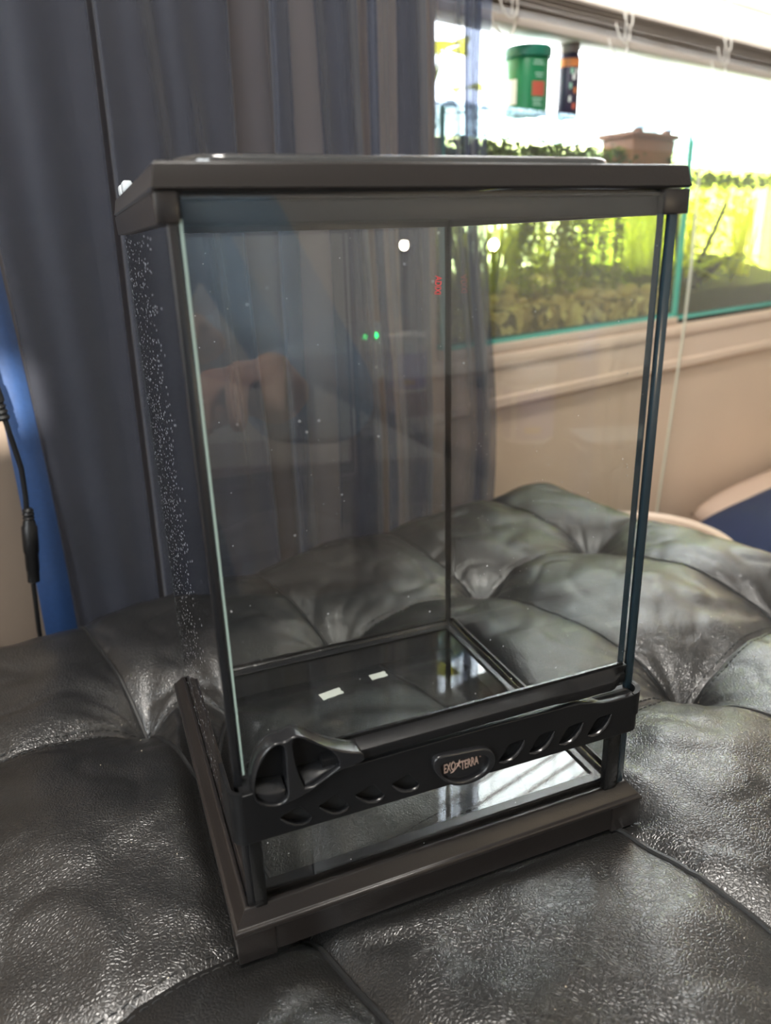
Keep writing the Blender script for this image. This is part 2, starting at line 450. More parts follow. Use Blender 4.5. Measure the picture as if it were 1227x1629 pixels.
# base frame
mb = MB()
ring(mb, [(0.0016, 0.0012), (0.0014, 0.0142), (0.0004, 0.0146), (0.0, 0.0151), (0.0, 0.0160), (0.0002, 0.0166), (0.0007, 0.0171), (0.0014, 0.0173), (0.0018, 0.0178),
          (0.0022, 0.0186), (0.0052, 0.0226), (0.0058, 0.0232), (0.0064, 0.0233), (0.0071, 0.0232), (0.0072, 0.0205), (0.0118, 0.0205), (0.0118, 0.0222), (0.0145, 0.0222), (0.0146, 0.0185), (0.0120, 0.0030)], 0, W, 0, D)
base = mb.build('base_frame', M['plastic_frame'], ter, smooth=True)
mb = MB()
for cx, sx in ((0, 1), (W, -1)):
    for cyy, sy in ((0, 1), (D, -1)):
        g = 0.0006
        poly = [(g, g), (0.0165, g), (0.0165, 0.0042), (0.0042, 0.0042), (0.0042, 0.0165), (g, 0.0165)]
        P2 = [(cx + sx * p, cyy + sy * q) for p, q in poly]
        k = len(P2)
        foot = MB(); foot.add([(p, q, 0.0) for p, q in P2] + [(p, q, 0.0150) for p, q in P2],
               [tuple(range(k)), tuple(range(2 * k - 1, k - 1, -1))] + [(i, i + k, (i + 1) % k + k, (i + 1) % k) for i in range(k)])
        foot.build('foot', M['plastic_frame'], ter, bevel=0.0005)
# panes
def pane(name, mat, x0, x1, y0, y1, z0, z1): return box(name, mat, ter, x0, x1, y0, y1, z0, z1)
GX0, GX1 = 0.0075, 0.1918
pane('left_pane', M['glass_left'], GX0, GX0 + 0.003, 0.0082, 0.1915, 0.0208, 0.2835)
box('pane_edge', M['glass_edge'], ter, GX0, GX0 + 0.0012, 0.1916, 0.1921, 0.0240, 0.2815)
box('pane_edge', M['silicone'], ter, GX0 + 0.0013, GX0 + 0.0030, 0.1916, 0.1921, 0.0240, 0.2815)
pane('right_pane', M['glass'], GX1 - 0.003, GX1, 0.0082, 0.1915, 0.0208, 0.2835)
pane('back_pane', M['glass'], GX0 + 0.0032, GX1 - 0.0032, 0.1880, 0.1910, 0.0208, 0.2835)
pane('floor_pane', M['glass_floor'], 0.0125, W - 0.0125, 0.0125, D - 0.0125, 0.0190, 0.0218)
pane('front_strip_pane', M['glass'], 0.0120, 0.1880, 0.0086, 0.0114, 0.0208, 0.0640)
door = pane('door_pane', M['glass'], 0.0117, 0.1842, 0.0050, 0.0080, 0.0880, 0.2890)
# exposed glass edges and silicone
box('door_edge', M['glass_edge'], door, 0.01085, 0.0116, 0.0050, 0.0080, 0.0880, 0.2830)
box('door_edge', M['glass_edge_dark'], door, 0.1843, 0.1850, 0.0050, 0.0080, 0.0880, 0.2830)
box('edge_seal', M['plastic_gloss'], ter, 0.0073, 0.0104, 0.0052, 0.0080, 0.0240, 0.2830, bevel=0.0004)
box('edge_seal', M['glass_edge_dark'], ter, 0.1883, 0.1920, 0.0056, 0.0080, 0.0240, 0.2830, bevel=0.0004)
for x0, x1 in ((GX0 + 0.0032, GX0 + 0.0050), (GX1 - 0.0062, GX1 - 0.0032)):
    b = MB(); b.tube([((x0 + x1) / 2, 0.1874, z) for z in [0.022 + i * 0.02 for i in range(14)]], [(x1 - x0) * (0.62 + 0.12 * random.random()) for _ in range(14)], 8)
    b.build('silicone_bead', M['silicone'], ter, smooth=True)
for (p0, p1) in (((0.0125, 0.1868), (0.1875, 0.1868)), ((0.0120, 0.012), (0.0120, 0.187)), ((0.1880, 0.012), (0.1880, 0.187))):
    b = MB(); b.tube([(p0[0] + (p1[0] - p0[0]) * i / 16, p0[1] + (p1[1] - p0[1]) * i / 16, 0.0226) for i in range(17)], [0.0016 + 0.0007 * random.random() for _ in range(17)], 8)
    b.build('silicone_bead', M['silicone'], ter, smooth=True)
mb = MB()
ring(mb, [(0.0120, 0.0219), (0.0172, 0.0219), (0.0176, 0.0226), (0.0172, 0.0232), (0.0125, 0.0232)], 0, W, 0, D)
mb.build('floor_rim', M['plastic_gloss'], ter)
# front posts
for x0, x1 in ((0.0098, 0.0152), (0.1800, 0.1872)):
    box('post', M['silicone'], ter, x0, x1, 0.0040, 0.0082, 0.0230, 0.0640, bevel=0.0008)

# vent band: rounded wrap round the front with eight slots
def band_top(x):
    z = 0.0836 - 0.0010 * ease((x - 0.10) / 0.06)
    z -= 0.0040 * ease((x - 0.155) / 0.020)
    return z
zb0, zb1 = 0.0610, 0.0588
out = [(0.0085, zb0)] + [(0.0085 + (0.1880 - 0.0085) * i / 8, zb0 + (zb1 - zb0) * i / 8) for i in range(1, 9)]
out += [(0.1880 - (0.1880 - 0.0085) * i / 30, band_top(0.1880 - (0.1880 - 0.0085) * i / 30)) for i in range(31)]
vent_l = [(-0.0006, 0.0044), (0.0052, 0.0068), (0.0072, 0.0070), (0.0116, 0.0006), (0.0104, -0.0007), (0.0078, -0.0012), (0.0046, -0.0003), (0.0018, 0.0018)]
vent_r = [(-0.0004, -0.0004), (0.0042, 0.0068), (0.0056, 0.0072), (0.0120, 0.0074), (0.0108, 0.0040), (0.0084, 0.0010), (0.0054, -0.0008), (0.0024, -0.0012)]
VL = [0.0229, 0.0383, 0.0534, 0.0689]
VR = [0.1183, 0.1334, 0.1485, 0.1637]
vz = 0.0646
holes = []
for x in VL: holes.append([(x + p, vz + q) for p, q in vent_l][::-1])
for x in VR: holes.append([(x + p, vz + q) for p, q in vent_r][::-1])
band = curve2d('vent_band', out, holes, 0.0016, 0.0004, M['plastic'], ter, (0, -0.0002, 0))
for x in VL:
    b = MB(); b.tube([(x + p, -0.0014, vz + q - 0.0002) for p, q in vent_l[3:] + [vent_l[0]]], [0.0003, .0007, .0008, .0008, .0007, .0003], 8); b.build('slot_lip', M['plastic_gloss'], band, smooth=True)
for x in VR:
    b = MB(); b.tube([(x + p, -0.0014, vz + q - 0.0002) for p, q in vent_r[3:] + [vent_r[0]]], [0.0003, .0007, .0008, .0008, .0007, .0003], 8); b.build('slot_lip', M['plastic_gloss'], band, smooth=True)
# near-black plate painting the shade behind slots, curved corner returns, top ledge of the band
box('vent_backing', M['hole'], ter, 0.0095, 0.1870, 0.0030, 0.0048, 0.0600, 0.0790)
def corner_return(xc, sgn, z0a, ztop, name='band_corner'):
    r = 0.0050; pts = []
    for i in range(9):
        a = pi / 2 * i / 8
        pts.append((xc + sgn * r * sin(a), -0.0014 + r - r * cos(a)))
    pts.append((xc + sgn * r, 0.0200))
    th = 0.0016; n = len(pts); vs = []; fs = []
    inner = []
    for i, (x, y) in enumerate(pts):
        a = pi / 2 * min(i, 8) / 8
        inner.append((x - sgn * th * sin(a), y + th * cos(a)))
    for zf in (0, 1):
        for lst in (pts, inner):
            for i, (x, y) in enumerate(lst):
                vs.append((x, y, z0a if zf == 0 else ztop(i / (n - 1))))
    A, B, C_, D_ = 0, n, 2 * n, 3 * n
    for i in range(n - 1):
        fs += [(A + i, A + i + 1, C_ + i + 1, C_ + i), (B + i + 1, B + i, D_ + i, D_ + i + 1), (C_ + i, C_ + i + 1, D_ + i + 1, D_ + i), (A + i + 1, A + i, B + i, B + i + 1)]
    fs += [(A, C_, D_, B), (A + n - 1, B + n - 1, D_ + n - 1, C_ + n - 1)]
    m_ = MB(); m_.add(vs, fs); return m_.build(name, M['plastic'], ter, smooth=True)
corner_return(0.0090, -1, 0.0612, lambda t: 0.0847)
corner_return(0.1876, 1, 0.0592, lambda t: 0.0790 + 0.0012 * t)
corner_return(0.1885, 1, 0.0675, lambda t: 0.0791 + 0.0012 * t, 'band_corner')
# ledge closing the band top back to the glass
vs = []; fs = []
for i in range(31):
    x = 0.0085 + (0.1890 - 0.0085) * i / 30
    z = band_top(x) - 0.0006
    vs += [(x, -0.0006, z), (x, 0.0085, z), (x, 0.0085, z - 0.003), (x, 0.0, z - 0.003)]
for i in range(30):
    for k in range(4): fs.append((i * 4 + k, i * 4 + (k + 1) % 4, i * 4 + 4 + (k + 1) % 4, i * 4 + 4 + k))
mb = MB(); mb.add(vs, fs); mb.build('band_ledge', M['plastic'], ter, smooth=True)
# badge with lettering
badge_out = [(0.0857, 0.0752), (0.0873, 0.0778), (0.0915, 0.0779), (0.0978, 0.077), (0.1073, 0.0763), (0.1112, 0.0749), (0.1139, 0.0722), (0.1153, 0.068), (0.1141, 0.0641), (0.1102, 0.0606), (0.104, 0.0593), (0.0979, 0.06), (0.0936, 0.0619), (0.0894, 0.0661), (0.0865, 0.0708)]
badge_in = [(0.0892, 0.0727), (0.0908, 0.0736), (0.0953, 0.0736), (0.1013, 0.0730), (0.1085, 0.0721), (0.1108, 0.0708), (0.1120, 0.0684), (0.1107, 0.0648), (0.1068, 0.0622), (0.1014, 0.0617), (0.0962, 0.0627), (0.0919, 0.0656), (0.0896, 0.0690)]
badge = curve2d('badge', smoothpoly(badge_out), [smoothpoly(badge_in)[::-1]], 0.0018, 0.0008, M['plastic_gloss'], ter, (0, -0.0022, 0))
curve2d('badge_plate', smoothpoly(badge_in), [], 0.0010, 0.0001, M['plastic_gloss'], badge, (0, -0.0013, 0))
rt = (pi / 2, 0, 0)
tilt = radians(-4.0)
def brot(): return Matrix.Rotation(tilt, 4, 'Y') @ Matrix.Rotation(pi / 2, 4, 'X')
for s, x, z, sx in (('EXO', 0.0938, 0.06985, 0.46), ('TERRA', 0.1031, 0.06925, 0.46)):
    o = text('lettering', s, 0.0060, M['copper'], badge, (x, -0.0030, z), (0, 0, 0), sx=sx, shear=0.12)
    o.matrix_local = Matrix.Translation((x, -0.0024, z)) @ brot()
o = text('trademark', 'R', 0.0011, M['copper'], badge, (0, 0, 0), (0, 0, 0)); o.matrix_local = Matrix.Translation((0.1082, -0.0022, 0.0710)) @ brot()
b = MB()
gx, gz = 0.0981, 0.0696
for pts, r0 in (([(-0.0004, -0.0004), (0.0004, 0.0010), (0.0006, 0.0024)], 0.00045), ([(0.0003, 0.0008), (0.0012, 0.0011), (0.0018, 0.0016)], 0.00022), ([(0.0002, 0.0008), (-0.0008, 0.0010), (-0.0014, 0.0006)], 0.00022),
                ([(-0.0002, -0.0002), (0.0008, -0.0008), (0.0010, -0.0018)], 0.00024), ([(-0.0004, -0.0004), (-0.0012, -0.0014), (-0.0024, -0.0026), (-0.0036, -0.0030)], 0.00026)):
    b.tube([(gx + p, -0.0020, gz + q) for p, q in pts], [r0] * (len(pts) - 1) + [r0 * 0.5], 6)
b.build('gecko_mark', M['copper'], badge, smooth=True)

# door rail: lofted bar with the S step at its right end
def rail_sec(x):
    s = ease((x - 0.140) / 0.022)
    yf = -0.0030 + 0.0026 * s + 0.0040 * ease((x - 0.176) / 0.008)
    zt = 0.0908 - 0.0030 * s
    zb = 0.0862 - 0.0034 * s
    ztb = 0.0923 + 0.0002 * s
    return [(0.0048, ztb), (0.0030, ztb), (yf + 0.0010, zt + 0.0005), (yf + 0.0002, zt), (yf, zt - 0.0008), (yf + 0.0004, zb + 0.0004), (yf + 0.0012, zb), (0.0048, zb)]
vs = []; fs = []; nx = 60
for i in range(nx + 1):
    x = 0.0400 + (0.1855 - 0.0400) * i / nx
    for y, z in rail_sec(x): vs.append((x, y, z))
for i in range(nx):
    for k in range(8): fs.append((i * 8 + k, i * 8 + (k + 1) % 8, i * 8 + 8 + (k + 1) % 8, i * 8 + 8 + k))
fs += [tuple(range(8)), tuple(nx * 8 + 7 - k for k in range(8))]
mb = MB(); mb.add(vs, fs); mb.build('door_rail', M['plastic'], ter, smooth=True)
box('door_seal', M['silicone'], ter, 0.0125, 0.1840, 0.0036, 0.0049, 0.0918, 0.0938)
# latch at the left end of the rail
L_out = [(0.0124, 0.0852), (0.0125, 0.0913), (0.0148, 0.0992), (0.0179, 0.1037), (0.0213, 0.106), (0.0239, 0.1060), (0.0258, 0.1056), (0.0291, 0.1073), (0.0328, 0.1060), (0.0372, 0.102), (0.0428, 0.0978), (0.0500, 0.0938), (0.0560, 0.0920), (0.0560, 0.0872), (0.0451, 0.0866), (0.04, 0.0840), (0.035, 0.0815), (0.0301, 0.0795), (0.0252, 0.0786), (0.0223, 0.0778), (0.0177, 0.0790), (0.0138, 0.0822)]
P1 = [(0.0131, 0.0850), (0.0132, 0.0905), (0.0152, 0.0972), (0.0186, 0.1024), (0.0216, 0.1050), (0.0246, 0.1050), (0.0257, 0.1024), (0.0253, 0.0872), (0.0254, 0.0812), (0.0222, 0.0789), (0.0176, 0.0801), (0.0142, 0.0828)]
P2 = [(0.0284, 0.1058), (0.0312, 0.1060), (0.0335, 0.1050), (0.0385, 0.1003), (0.0445, 0.0950), (0.0463, 0.0886), (0.0440, 0.0872), (0.0323, 0.0812), (0.0302, 0.0886), (0.0288, 0.0957)]
latch = curve2d('door_latch', smoothpoly(L_out), [smoothpoly(P1, 1)[::-1], smoothpoly(P2, 1)[::-1]], 0.0060, 0.0006, M['plastic_gloss'], ter, (0, -0.0022, 0))
curve2d('latch_back', smoothpoly(L_out), [], 0.0012, 0.0001, M['plastic'], latch, (0, 0.0018, 0))
# sloping ledges inside the two pockets
def ledge(poly_top, poly_bot, name):
    n = len(poly_top); m_ = MB()
    m_.add(poly_top + poly_bot, [tuple(range(n)), tuple(range(2 * n - 1, n - 1, -1))] + [(i, i + n, (i + 1) % n + n, (i + 1) % n) for i in range(n)])
    return m_.build(name, M['plastic_gloss'], latch, bevel=0.0005)
ledge([(0.0134, 0.0012, 0.0888), (0.0246, 0.0012, 0.0872), (0.0248, -0.0042, 0.0840), (0.0222, -0.0046, 0.0832), (0.0178, -0.0046, 0.0838), (0.0136, -0.0042, 0.0858)],
      [(0.0134, 0.0012, 0.0800), (0.0246, 0.0012, 0.0790), (0.0248, -0.0042, 0.0812), (0.0222, -0.0046, 0.0796), (0.0178, -0.0046, 0.0808), (0.0136, -0.0042, 0.0842)], 'thumb_ledge')
ledge([(0.0304, 0.0012, 0.0888), (0.0452, 0.0012, 0.0886), (0.0448, -0.0038, 0.0880), (0.0322, -0.0044, 0.0838)],
      [(0.0304, 0.0012, 0.0815), (0.0452, 0.0012, 0.0865), (0.0448, -0.0038, 0.0872), (0.0322, -0.0044, 0.0818)], 'thumb_ledge')
b = MB(); b.lathe([(0.0013, 0), (0.0013, 0.0004)], seg=16)
o = b.build('keyhole', M['hole'], latch); o.location = (0.0193, -0.0026, 0.0849); o.rotation_euler = (radians(30), 0, 0)  # near-black disc painting the shade of a keyhole

# top frame: lower band with a recessed front, then the lid
TB, TD, TT = 0.2817, 0.2904, 0.2985
mb = MB()
prof = [(0.0048, TB), (0.0046, TB + 0.0004), (0.0042, TD - 0.0004), (0.0046, TD), (0.0130, TD), (0.0130, TB)]
ring(mb, prof, 0, W, 0.0038, D, True)
mb.build('top_frame', M['plastic_frame'], ter, smooth=True)
for x0, x1 in ((0.0044, 0.0112), (0.1842, 0.1956)):
    box('corner_block', M['plastic_frame'], ter, x0, x1, 0.0044, 0.0100, TB, TD, bevel=0.0006)
box('door_header', M['plastic'], ter, 0.0118, 0.1836, 0.0070, 0.0090, TB - 0.0004, 0.2893, bevel=0.0005)
box('header_lip', M['plastic_frame'], ter, 0.0118, 0.1836, 0.0056, 0.0075, 0.2882, 0.2893, bevel=0.0004)
mb = MB()
ring(mb, [(0.0048, TD + 0.0003), (0.0040, TD + 0.0010), (0.0044, TD + 0.0020), (0.0054, TT - 0.0008), (0.0060, TT - 0.0002), (0.0068, TT), (0.0120, TT + 0.0001), (0.0140, TT - 0.0010), (0.0150, TD + 0.0005)], 0, W, 0, D)
lid = mb.build('lid', M['plastic_frame'], ter, smooth=True)
# raised rounded panel rim on the lid
pts = []
x0, x1, y0, y1, r = 0.0150, 0.1660, 0.0110, 0.1880, 0.012
for cx_, cy_, a0_ in ((x1 - r, y0 + r, -pi / 2), (x1 - r, y1 - r, 0), (x0 + r, y1 - r, pi / 2), (x0 + r, y0 + r, pi)):
    for i in range(7): a = a0_ + pi / 2 * i / 6; pts.append((cx_ + r * cos(a), cy_ + r * sin(a), TT + 0.0002))
b = MB(); b.tube(pts + [pts[0], pts[1]], 0.0023, 10, cap=False); b.build('lid_rim', pbr('polished_plastic', (0.03, 0.03, 0.03), 0.12, spec=0.9), lid, smooth=True)
# fine wire screen in the lid
b = MB(); g = 0.0024
k = int((x1 - x0) / g)
for i in range(1, k): b.box(x0 + i * g - 0.00018, x0 + i * g + 0.00018, y0, y1, TT - 0.0006, TT - 0.0003)
k2 = int((y1 - y0) / g)
for i in range(1, k2): b.box(x0, x1, y0 + i * g - 0.00018, y0 + i * g + 0.00018, TT - 0.0003, TT)
o = b.build('mesh_screen', M['screen'], lid); o['kind'] = 'stuff'
# pale sliding locks at the left rear of the lid
for yy, ln in ((0.128, 0.012), (0.150, 0.010)):
    m_ = MB(); m_.box(0.0050, 0.0088, yy - ln / 2, yy + ln / 2, TT - 0.0010, TT + 0.0034); m_.build('lid_lock', M['clip'], ter, bevel=0.0009)
m_ = MB(); m_.box(0.0062, 0.0080, 0.130, 0.152, TT + 0.0005, TT + 0.0022); m_.build('lid_lock', M['clip'], ter, bevel=0.0004)
# cable inlet blocks at the back
for x0_ in (0.030, 0.140): box('cable_inlet', M['plastic'], ter, x0_, x0_ + 0.03, 0.1905, 0.1945, TB + 0.001, TD - 0.001, bevel=0.0006)
# red lettering painted in place of a reflected LED display, back right corner
o = text('red_reflection', 'ADIXI', 0.0058, M['red'], ter, (0.1800, 0.1868, 0.2495), (pi / 2, pi / 2, 0), sx=0.70, ext=0.00005)
o.rotation_euler = (pi / 2, radians(94), 0)

# paper scraps lying on the floor glass
for (x, y, lx, ly, rz), lab in (((0.0854, 0.1388, 0.0135, 0.0068, 0.16), 'small pale strip of tape inside terrarium, nearer the latch'), ((0.1183, 0.1457, 0.0105, 0.0058, 0.04), 'small pale strip of tape inside terrarium, nearer the back corner')):
    n_ = 10; vs = []; 
    top = [(-lx / 2 + lx * i / n_, ly / 2 + random.uniform(-.0002, .0002)) for i in range(n_ + 1)]
    right = [(lx / 2 + (0.0005 if i % 2 else -0.0003), ly / 2 - ly * i / 4) for i in range(1, 4)]
    bot = [(lx / 2 - lx * i / n_, -ly / 2 + random.uniform(-.0002, .0002)) for i in range(n_ + 1)]
    poly = top + right + bot; k = len(poly)
    m_ = MB(); m_.add([(p, q, 0) for p, q in poly] + [(p, q, 0.0003) for p, q in poly], [tuple(range(k))[::-1], tuple(range(k, 2 * k))] + [(i, (i + 1) % k, (i + 1) % k + k, i + k) for i in range(k)])
    o = m_.build('tape_strip', M['paper']); o.location = (x, y, 0.0219); o.rotation_euler = (0, 0, rz)
    tag(o, lab, 'tape', 'tape strips on the terrarium floor')

# ================================================================== ottoman
TO = radians(15.0)
UO = Vector((cos(TO), sin(TO))); VO = Vector((-sin(TO), cos(TO)))
LU, LV = 0.148, 0.198
B6 = Vector((0.0310, 0.0170))
SE0, SE1, TE0, TE1 = -2.72, 3.72, -1.85, 1.85
def st_xy(s, t): return B6 + UO * (s * LU) + VO * (t * LV)
def o_height(s, t):
    cs = min(max(round(s), -2), 3); ct = min(max(round(t), -1), 1)
    ds = abs(s - cs) * LU; dt = abs(t - ct) * LV
    r = sqrt(ds * ds + dt * dt)
    h = 0.0120
    h -= 0.0135 * exp(-ds / 0.019) * (0.55 + 0.45 * exp(-dt / 0.05))
    h -= 0.0120 * exp(-dt / 0.019) * (0.55 + 0.45 * exp(-ds / 0.05))
    x, y = st_xy(s, t)
    qx = max(-x, x - W, 0); qy = max(-y, y - D, 0); q = sqrt(qx * qx + qy * qy)
    h -= 0.0230 * exp(-(r / 0.034)) * (1 - 0.75 * exp(-q / 0.02))
    ang = math.atan2((t - ct) * LV, (s - cs) * LU)
    k = cs * 7.3 + ct * 3.1
    fold = sin(8 * ang + k) * 0.5 + sin(5 * ang + 2 * k) * 0.5 + 0.4 * sin(13 * ang + k)
    h += 0.0022 * fold * (r / 0.03) * exp(-r / 0.026)
    x, y = st_xy(s, t)
    h += 0.0046 * noise.noise(Vector((x * 15, y * 15, 1.7))) + 0.0020 * noise.noise(Vector((x * 36, y * 36, 5.1))) 
    w = noise.noise(Vector((x * 22 + 3, y * 22, 9.0))); h -= 0.0016 * exp(-(w / 0.10) ** 2) * 0.6
    return h, x, y
RE = 0.055
def o_point(s, t):
    h, x, y = o_height(s, t)
    es = min(s - SE0, SE1 - s) * LU; et = min(t - TE0, TE1 - t) * LV
    dx = max(0, RE - es); dy = max(0, RE - et)
    d = min(sqrt(dx * dx + dy * dy), RE)
    drop = RE - sqrt(max(RE * RE - d * d, 0))
    # the terrarium presses the leather flat under its feet
    qx = max(0 - x, x - W, 0); qy = max(0 - y, y - D, 0); q = sqrt(qx * qx + qy * qy)
    lim = -0.0006 + 0.010 * (1 - exp(-q / 0.012)) + q * 0.25
    di = min(x, W - x, y, D - y) - 0.016
    if di > 0: lim = -0.0006 + min(0.0150, di * 0.45)       # inside the base frame the pillow bulges up under the floor glass
    z = h - drop
    if z > lim - 0.004:
        z = lim - 0.004 * exp(-(z - lim + 0.004) / 0.004) if z < lim + 0.02 else lim
    return (x, y, z)
ott = empty('tufted_ottoman', (0, 0, 0))
tag(ott, 'black leather tufted ottoman carrying the glass terrarium', 'ottoman')
def spaced(e0, e1, n):
    out = []
    for i in range(n + 1):
        u = i / n; out.append(e0 + (e1 - e0) * (u - 0.11 * sin(2 * pi * u)))      # closer to the seams
    return out
ss = [SE0] + list(range(-2, 4)) + [SE1]; ts = [TE0] + [-1, 0, 1] + [TE1]
for i in range(len(ss) - 1):
    for j in range(len(ts) - 1):
        fine = (ss[i] >= -2 and ts[j] >= -1.01)
        nu, nv = (64, 80) if fine else (26, 30)
        su = spaced(ss[i], ss[i + 1], nu); tv = spaced(ts[j], ts[j + 1], nv)
        vs = [o_point(s, t) for t in tv for s in su]
        fs = [(b_ * (nu + 1) + a_, b_ * (nu + 1) + a_ + 1, (b_ + 1) * (nu + 1) + a_ + 1, (b_ + 1) * (nu + 1) + a_) for b_ in range(nv) for a_ in range(nu)]
        pyd('leather_panel', vs, fs, M['leather'], ott, True)
# dark cord pressed into the long seams, stitching beside the short ones
def seamtube(p, q, n, dz, r, name, mat):
    pts = []
    for k in range(n + 1):
        s = p[0] + (q[0] - p[0]) * k / n; t = p[1] + (q[1] - p[1]) * k / n
        x, y, z = o_point(s, t); pts.append((x, y, z + dz))
    b = MB(); b.tube(pts, r, 6); return b.build(name, mat, ott, smooth=True)
for s in range(-2, 4):
    for j in range(len(ts) - 1):
        if s >= -1 or ts[j] >= 0: seamtube((s, ts[j]), (s, ts[j + 1]), 40, 0.0006, 0.0014, 'seam_cord', M['seam'])
for t in (-1, 0, 1):
    for i in range(len(ss) - 1):
        b = MB()
        for side in (-1, 1):
            n_ = 30
            for k in range(n_):
                if ss[i + 1] - ss[i] < 0.99 and False: continue
                s0 = ss[i] + (ss[i + 1] - ss[i]) * (k + 0.15) / n_; s1 = ss[i] + (ss[i + 1] - ss[i]) * (k + 0.8) / n_
                t_ = t + side * 0.0035 / LV
                p0 = o_point(s0, t_); p1 = o_point(s1, t_)
                b.tube([(p0[0], p0[1], p0[2] + 0.0001), ((p0[0] + p1[0]) / 2, (p0[1] + p1[1]) / 2, (p0[2] + p1[2]) / 2 + 0.0005), (p1[0], p1[1], p1[2] + 0.0001)], 0.00035, 5)
        o = b.build('stitching', M['thread'], ott, smooth=True)
# body below the top, rounded corners, four feet
def rrect(hx, hy, r, seg=8):
    out = []
    for cx_, cy_, a0_ in ((hx - r, hy - r, 0), (-hx + r, hy - r, pi / 2), (-hx + r, -hy + r, pi), (hx - r, -hy + r, 3 * pi / 2)):
        for i in range(seg + 1): a = a0_ + pi / 2 * i / seg; out.append((cx_ + r * cos(a), cy_ + r * sin(a)))
    return out
oc = st_xy((SE0 + SE1) / 2, (TE0 + TE1) / 2)
hx, hy = (SE1 - SE0) / 2 * LU, (TE1 - TE0) / 2 * LV
def oloc(p, q): v = oc + UO * p + VO * q; return v
vs = []; fs = []; prof = [(-0.012, -0.045), (0.0, -0.060), (0.004, -0.15), (0.003, -0.28), (0.0, -0.340), (-0.008, -0.350)]
k = 0
for ins, z in prof:
    R2 = rrect(hx + ins, hy + ins, 0.05); k = len(R2)
    vs += [(*oloc(p, q), z) for p, q in R2]
for i in range(len(prof) - 1):
    for a_ in range(k): fs.append((i * k + a_, i * k + (a_ + 1) % k, (i + 1) * k + (a_ + 1) % k, (i + 1) * k + a_))
fs += [tuple(range((len(prof) - 1) * k, len(prof) * k))]
pyd('body', vs, fs, M['leather'], ott, True)
M['wood_dark'] = pbr('dark_wood', (0.05, 0.028, 0.016), 0.4, var=0.3, vscale=12)
for sx in (-1, 1):
    for sy in (-1, 1):
        p = oloc(sx * (hx - 0.07), sy * (hy - 0.07)); b = MB(); b.lathe([(0.022, Z0), (0.026, -0.38), (0.030, -0.345)], (p.x, p.y, 0), 16); b.build('foot', M['wood_dark'], ott, smooth=True)
# crumbs scattered on the leather
b = MB(); rr = random.Random(3)
for i in range(150):
    s = rr.uniform(-1.1, 2.6); t = rr.uniform(-0.9, 1.3)
    if rr.random() < 0.35: s = round(s) + rr.gauss(0, .12); t = round(t) + rr.gauss(0, .08)
    x, y, z = o_point(s, t)
    if -0.004 < x < W + 0.004 and -0.004 < y < D + 0.004: continue
    r = rr.uniform(0.00015, 0.0004)
    b.lathe([(r * .3, -r * .2), (r, r * .3), (r * .4, r)], (x, y, z), 5)
tag(b.build('crumbs', pbr('crumb', (0.55, 0.48, 0.36), 0.8)), 'pale specks of dust and crumbs scattered over the black leather', 'crumbs', kind='stuff')

# ================================================================== sheer curtain
def curtain():
    zones = [(0.062, 0.141), (0.147, 0.196), (0.199, 0.266), (0.300, 0.322), (0.356, 0.398), (0.411, 0.426), (0.451, 0.478), (0.538, 0.566)]
    n0 = 0.412; flip = 0
    path = [(0.054, n0)]
    for a1_, a2_ in zones:
        lo, hi = (n0, n0 + 0.020) if not flip else (n0 + 0.020, n0)
        mid = n0 + 0.010
        path += [(a1_, lo), ((a1_ + a2_) / 2, lo + (-0.003 if not flip else 0.003)), (a2_, lo), (a2_ + 0.0005, (lo + mid) / 2), (a2_, mid), ((a1_ + a2_) / 2, mid), (a1_, mid), (a1_ - 0.0005, (mid + hi) / 2), (a1_, hi), ((a1_ + a2_) / 2, hi), (a2_ + 0.002, hi)]
        flip = 1 - flip
    if path[-1][0] > 0.566: pass
    # Chaikin on the open path
    for _ in range(3):
        q = [path[0]]
        for i in range(len(path) - 1):
            a, b = path[i], path[i + 1]
            q += [(a[0] * .75 + b[0] * .25, a[1] * .75 + b[1] * .25), (a[0] * .25 + b[0] * .75, a[1] * .25 + b[1] * .75)]
        q.append(path[-1]); path = q
    nz = 70; zs = [-0.425 + (1.56 + 0.425) * i / nz for i in range(nz + 1)]
    vs = []; n_ = len(path)
    for z in zs:
        for a, n in path:
            w = 0.006 * sin(z * 5.0 + a * 23) + 0.004 * sin(z * 11 + a * 41)
            fl = 1.0 + 0.9 * ease((0.15 - z) / 0.5)
            aa = a + 0.0045 * sin(z * 4.2 + a * 37) * fl + 0.016 * (a / 0.56) ** 3 * exp(-((z - 0.05) / 0.16) ** 2) 
            vs.append((aa, n + w * 0.6 + 0.0025 * sin(a * 160 + z * 2), z))
    fs = [(i * n_ + k, i * n_ + k + 1, (i + 1) * n_ + k + 1, (i + 1) * n_ + k) for i in range(nz) for k in range(n_ - 1)]
    o = pyd('curtain_cloth', vs, fs, M['sheer'], None, True)
    return o
cu = empty('sheer_curtain', (0, 0, 0), TH)
tag(cu, 'sheer navy curtain hanging in folds behind the terrarium', 'curtain')
o = curtain(); o.parent = cu; o.name = 'cloth'
b = MB(); b.box(0.05, 0.57, 0.408, 0.436, 1.54, 1.60); b.build('header', M['sheer'], cu)
M['standin'] = pbr('blue_standin', (0.018, 0.045, 0.125), 0.4, var=0.25, vscale=300, spec=0.6)  # brighter blue, added to stand in for the sunlit curtain edge
vs = []; nz_h = 40
for i in range(nz_h + 1):
    z = -0.425 + (1.54 + 0.425) * i / nz_h
    for k in range(5):
        u = k / 4; vs.append((0.031 + 0.0235 * u + 0.0040 * sin(z * 4.2 + 2.0) + 0.0025 * sin(z * 9 + u), 0.4095 - 0.004 * sin(pi * u), z))
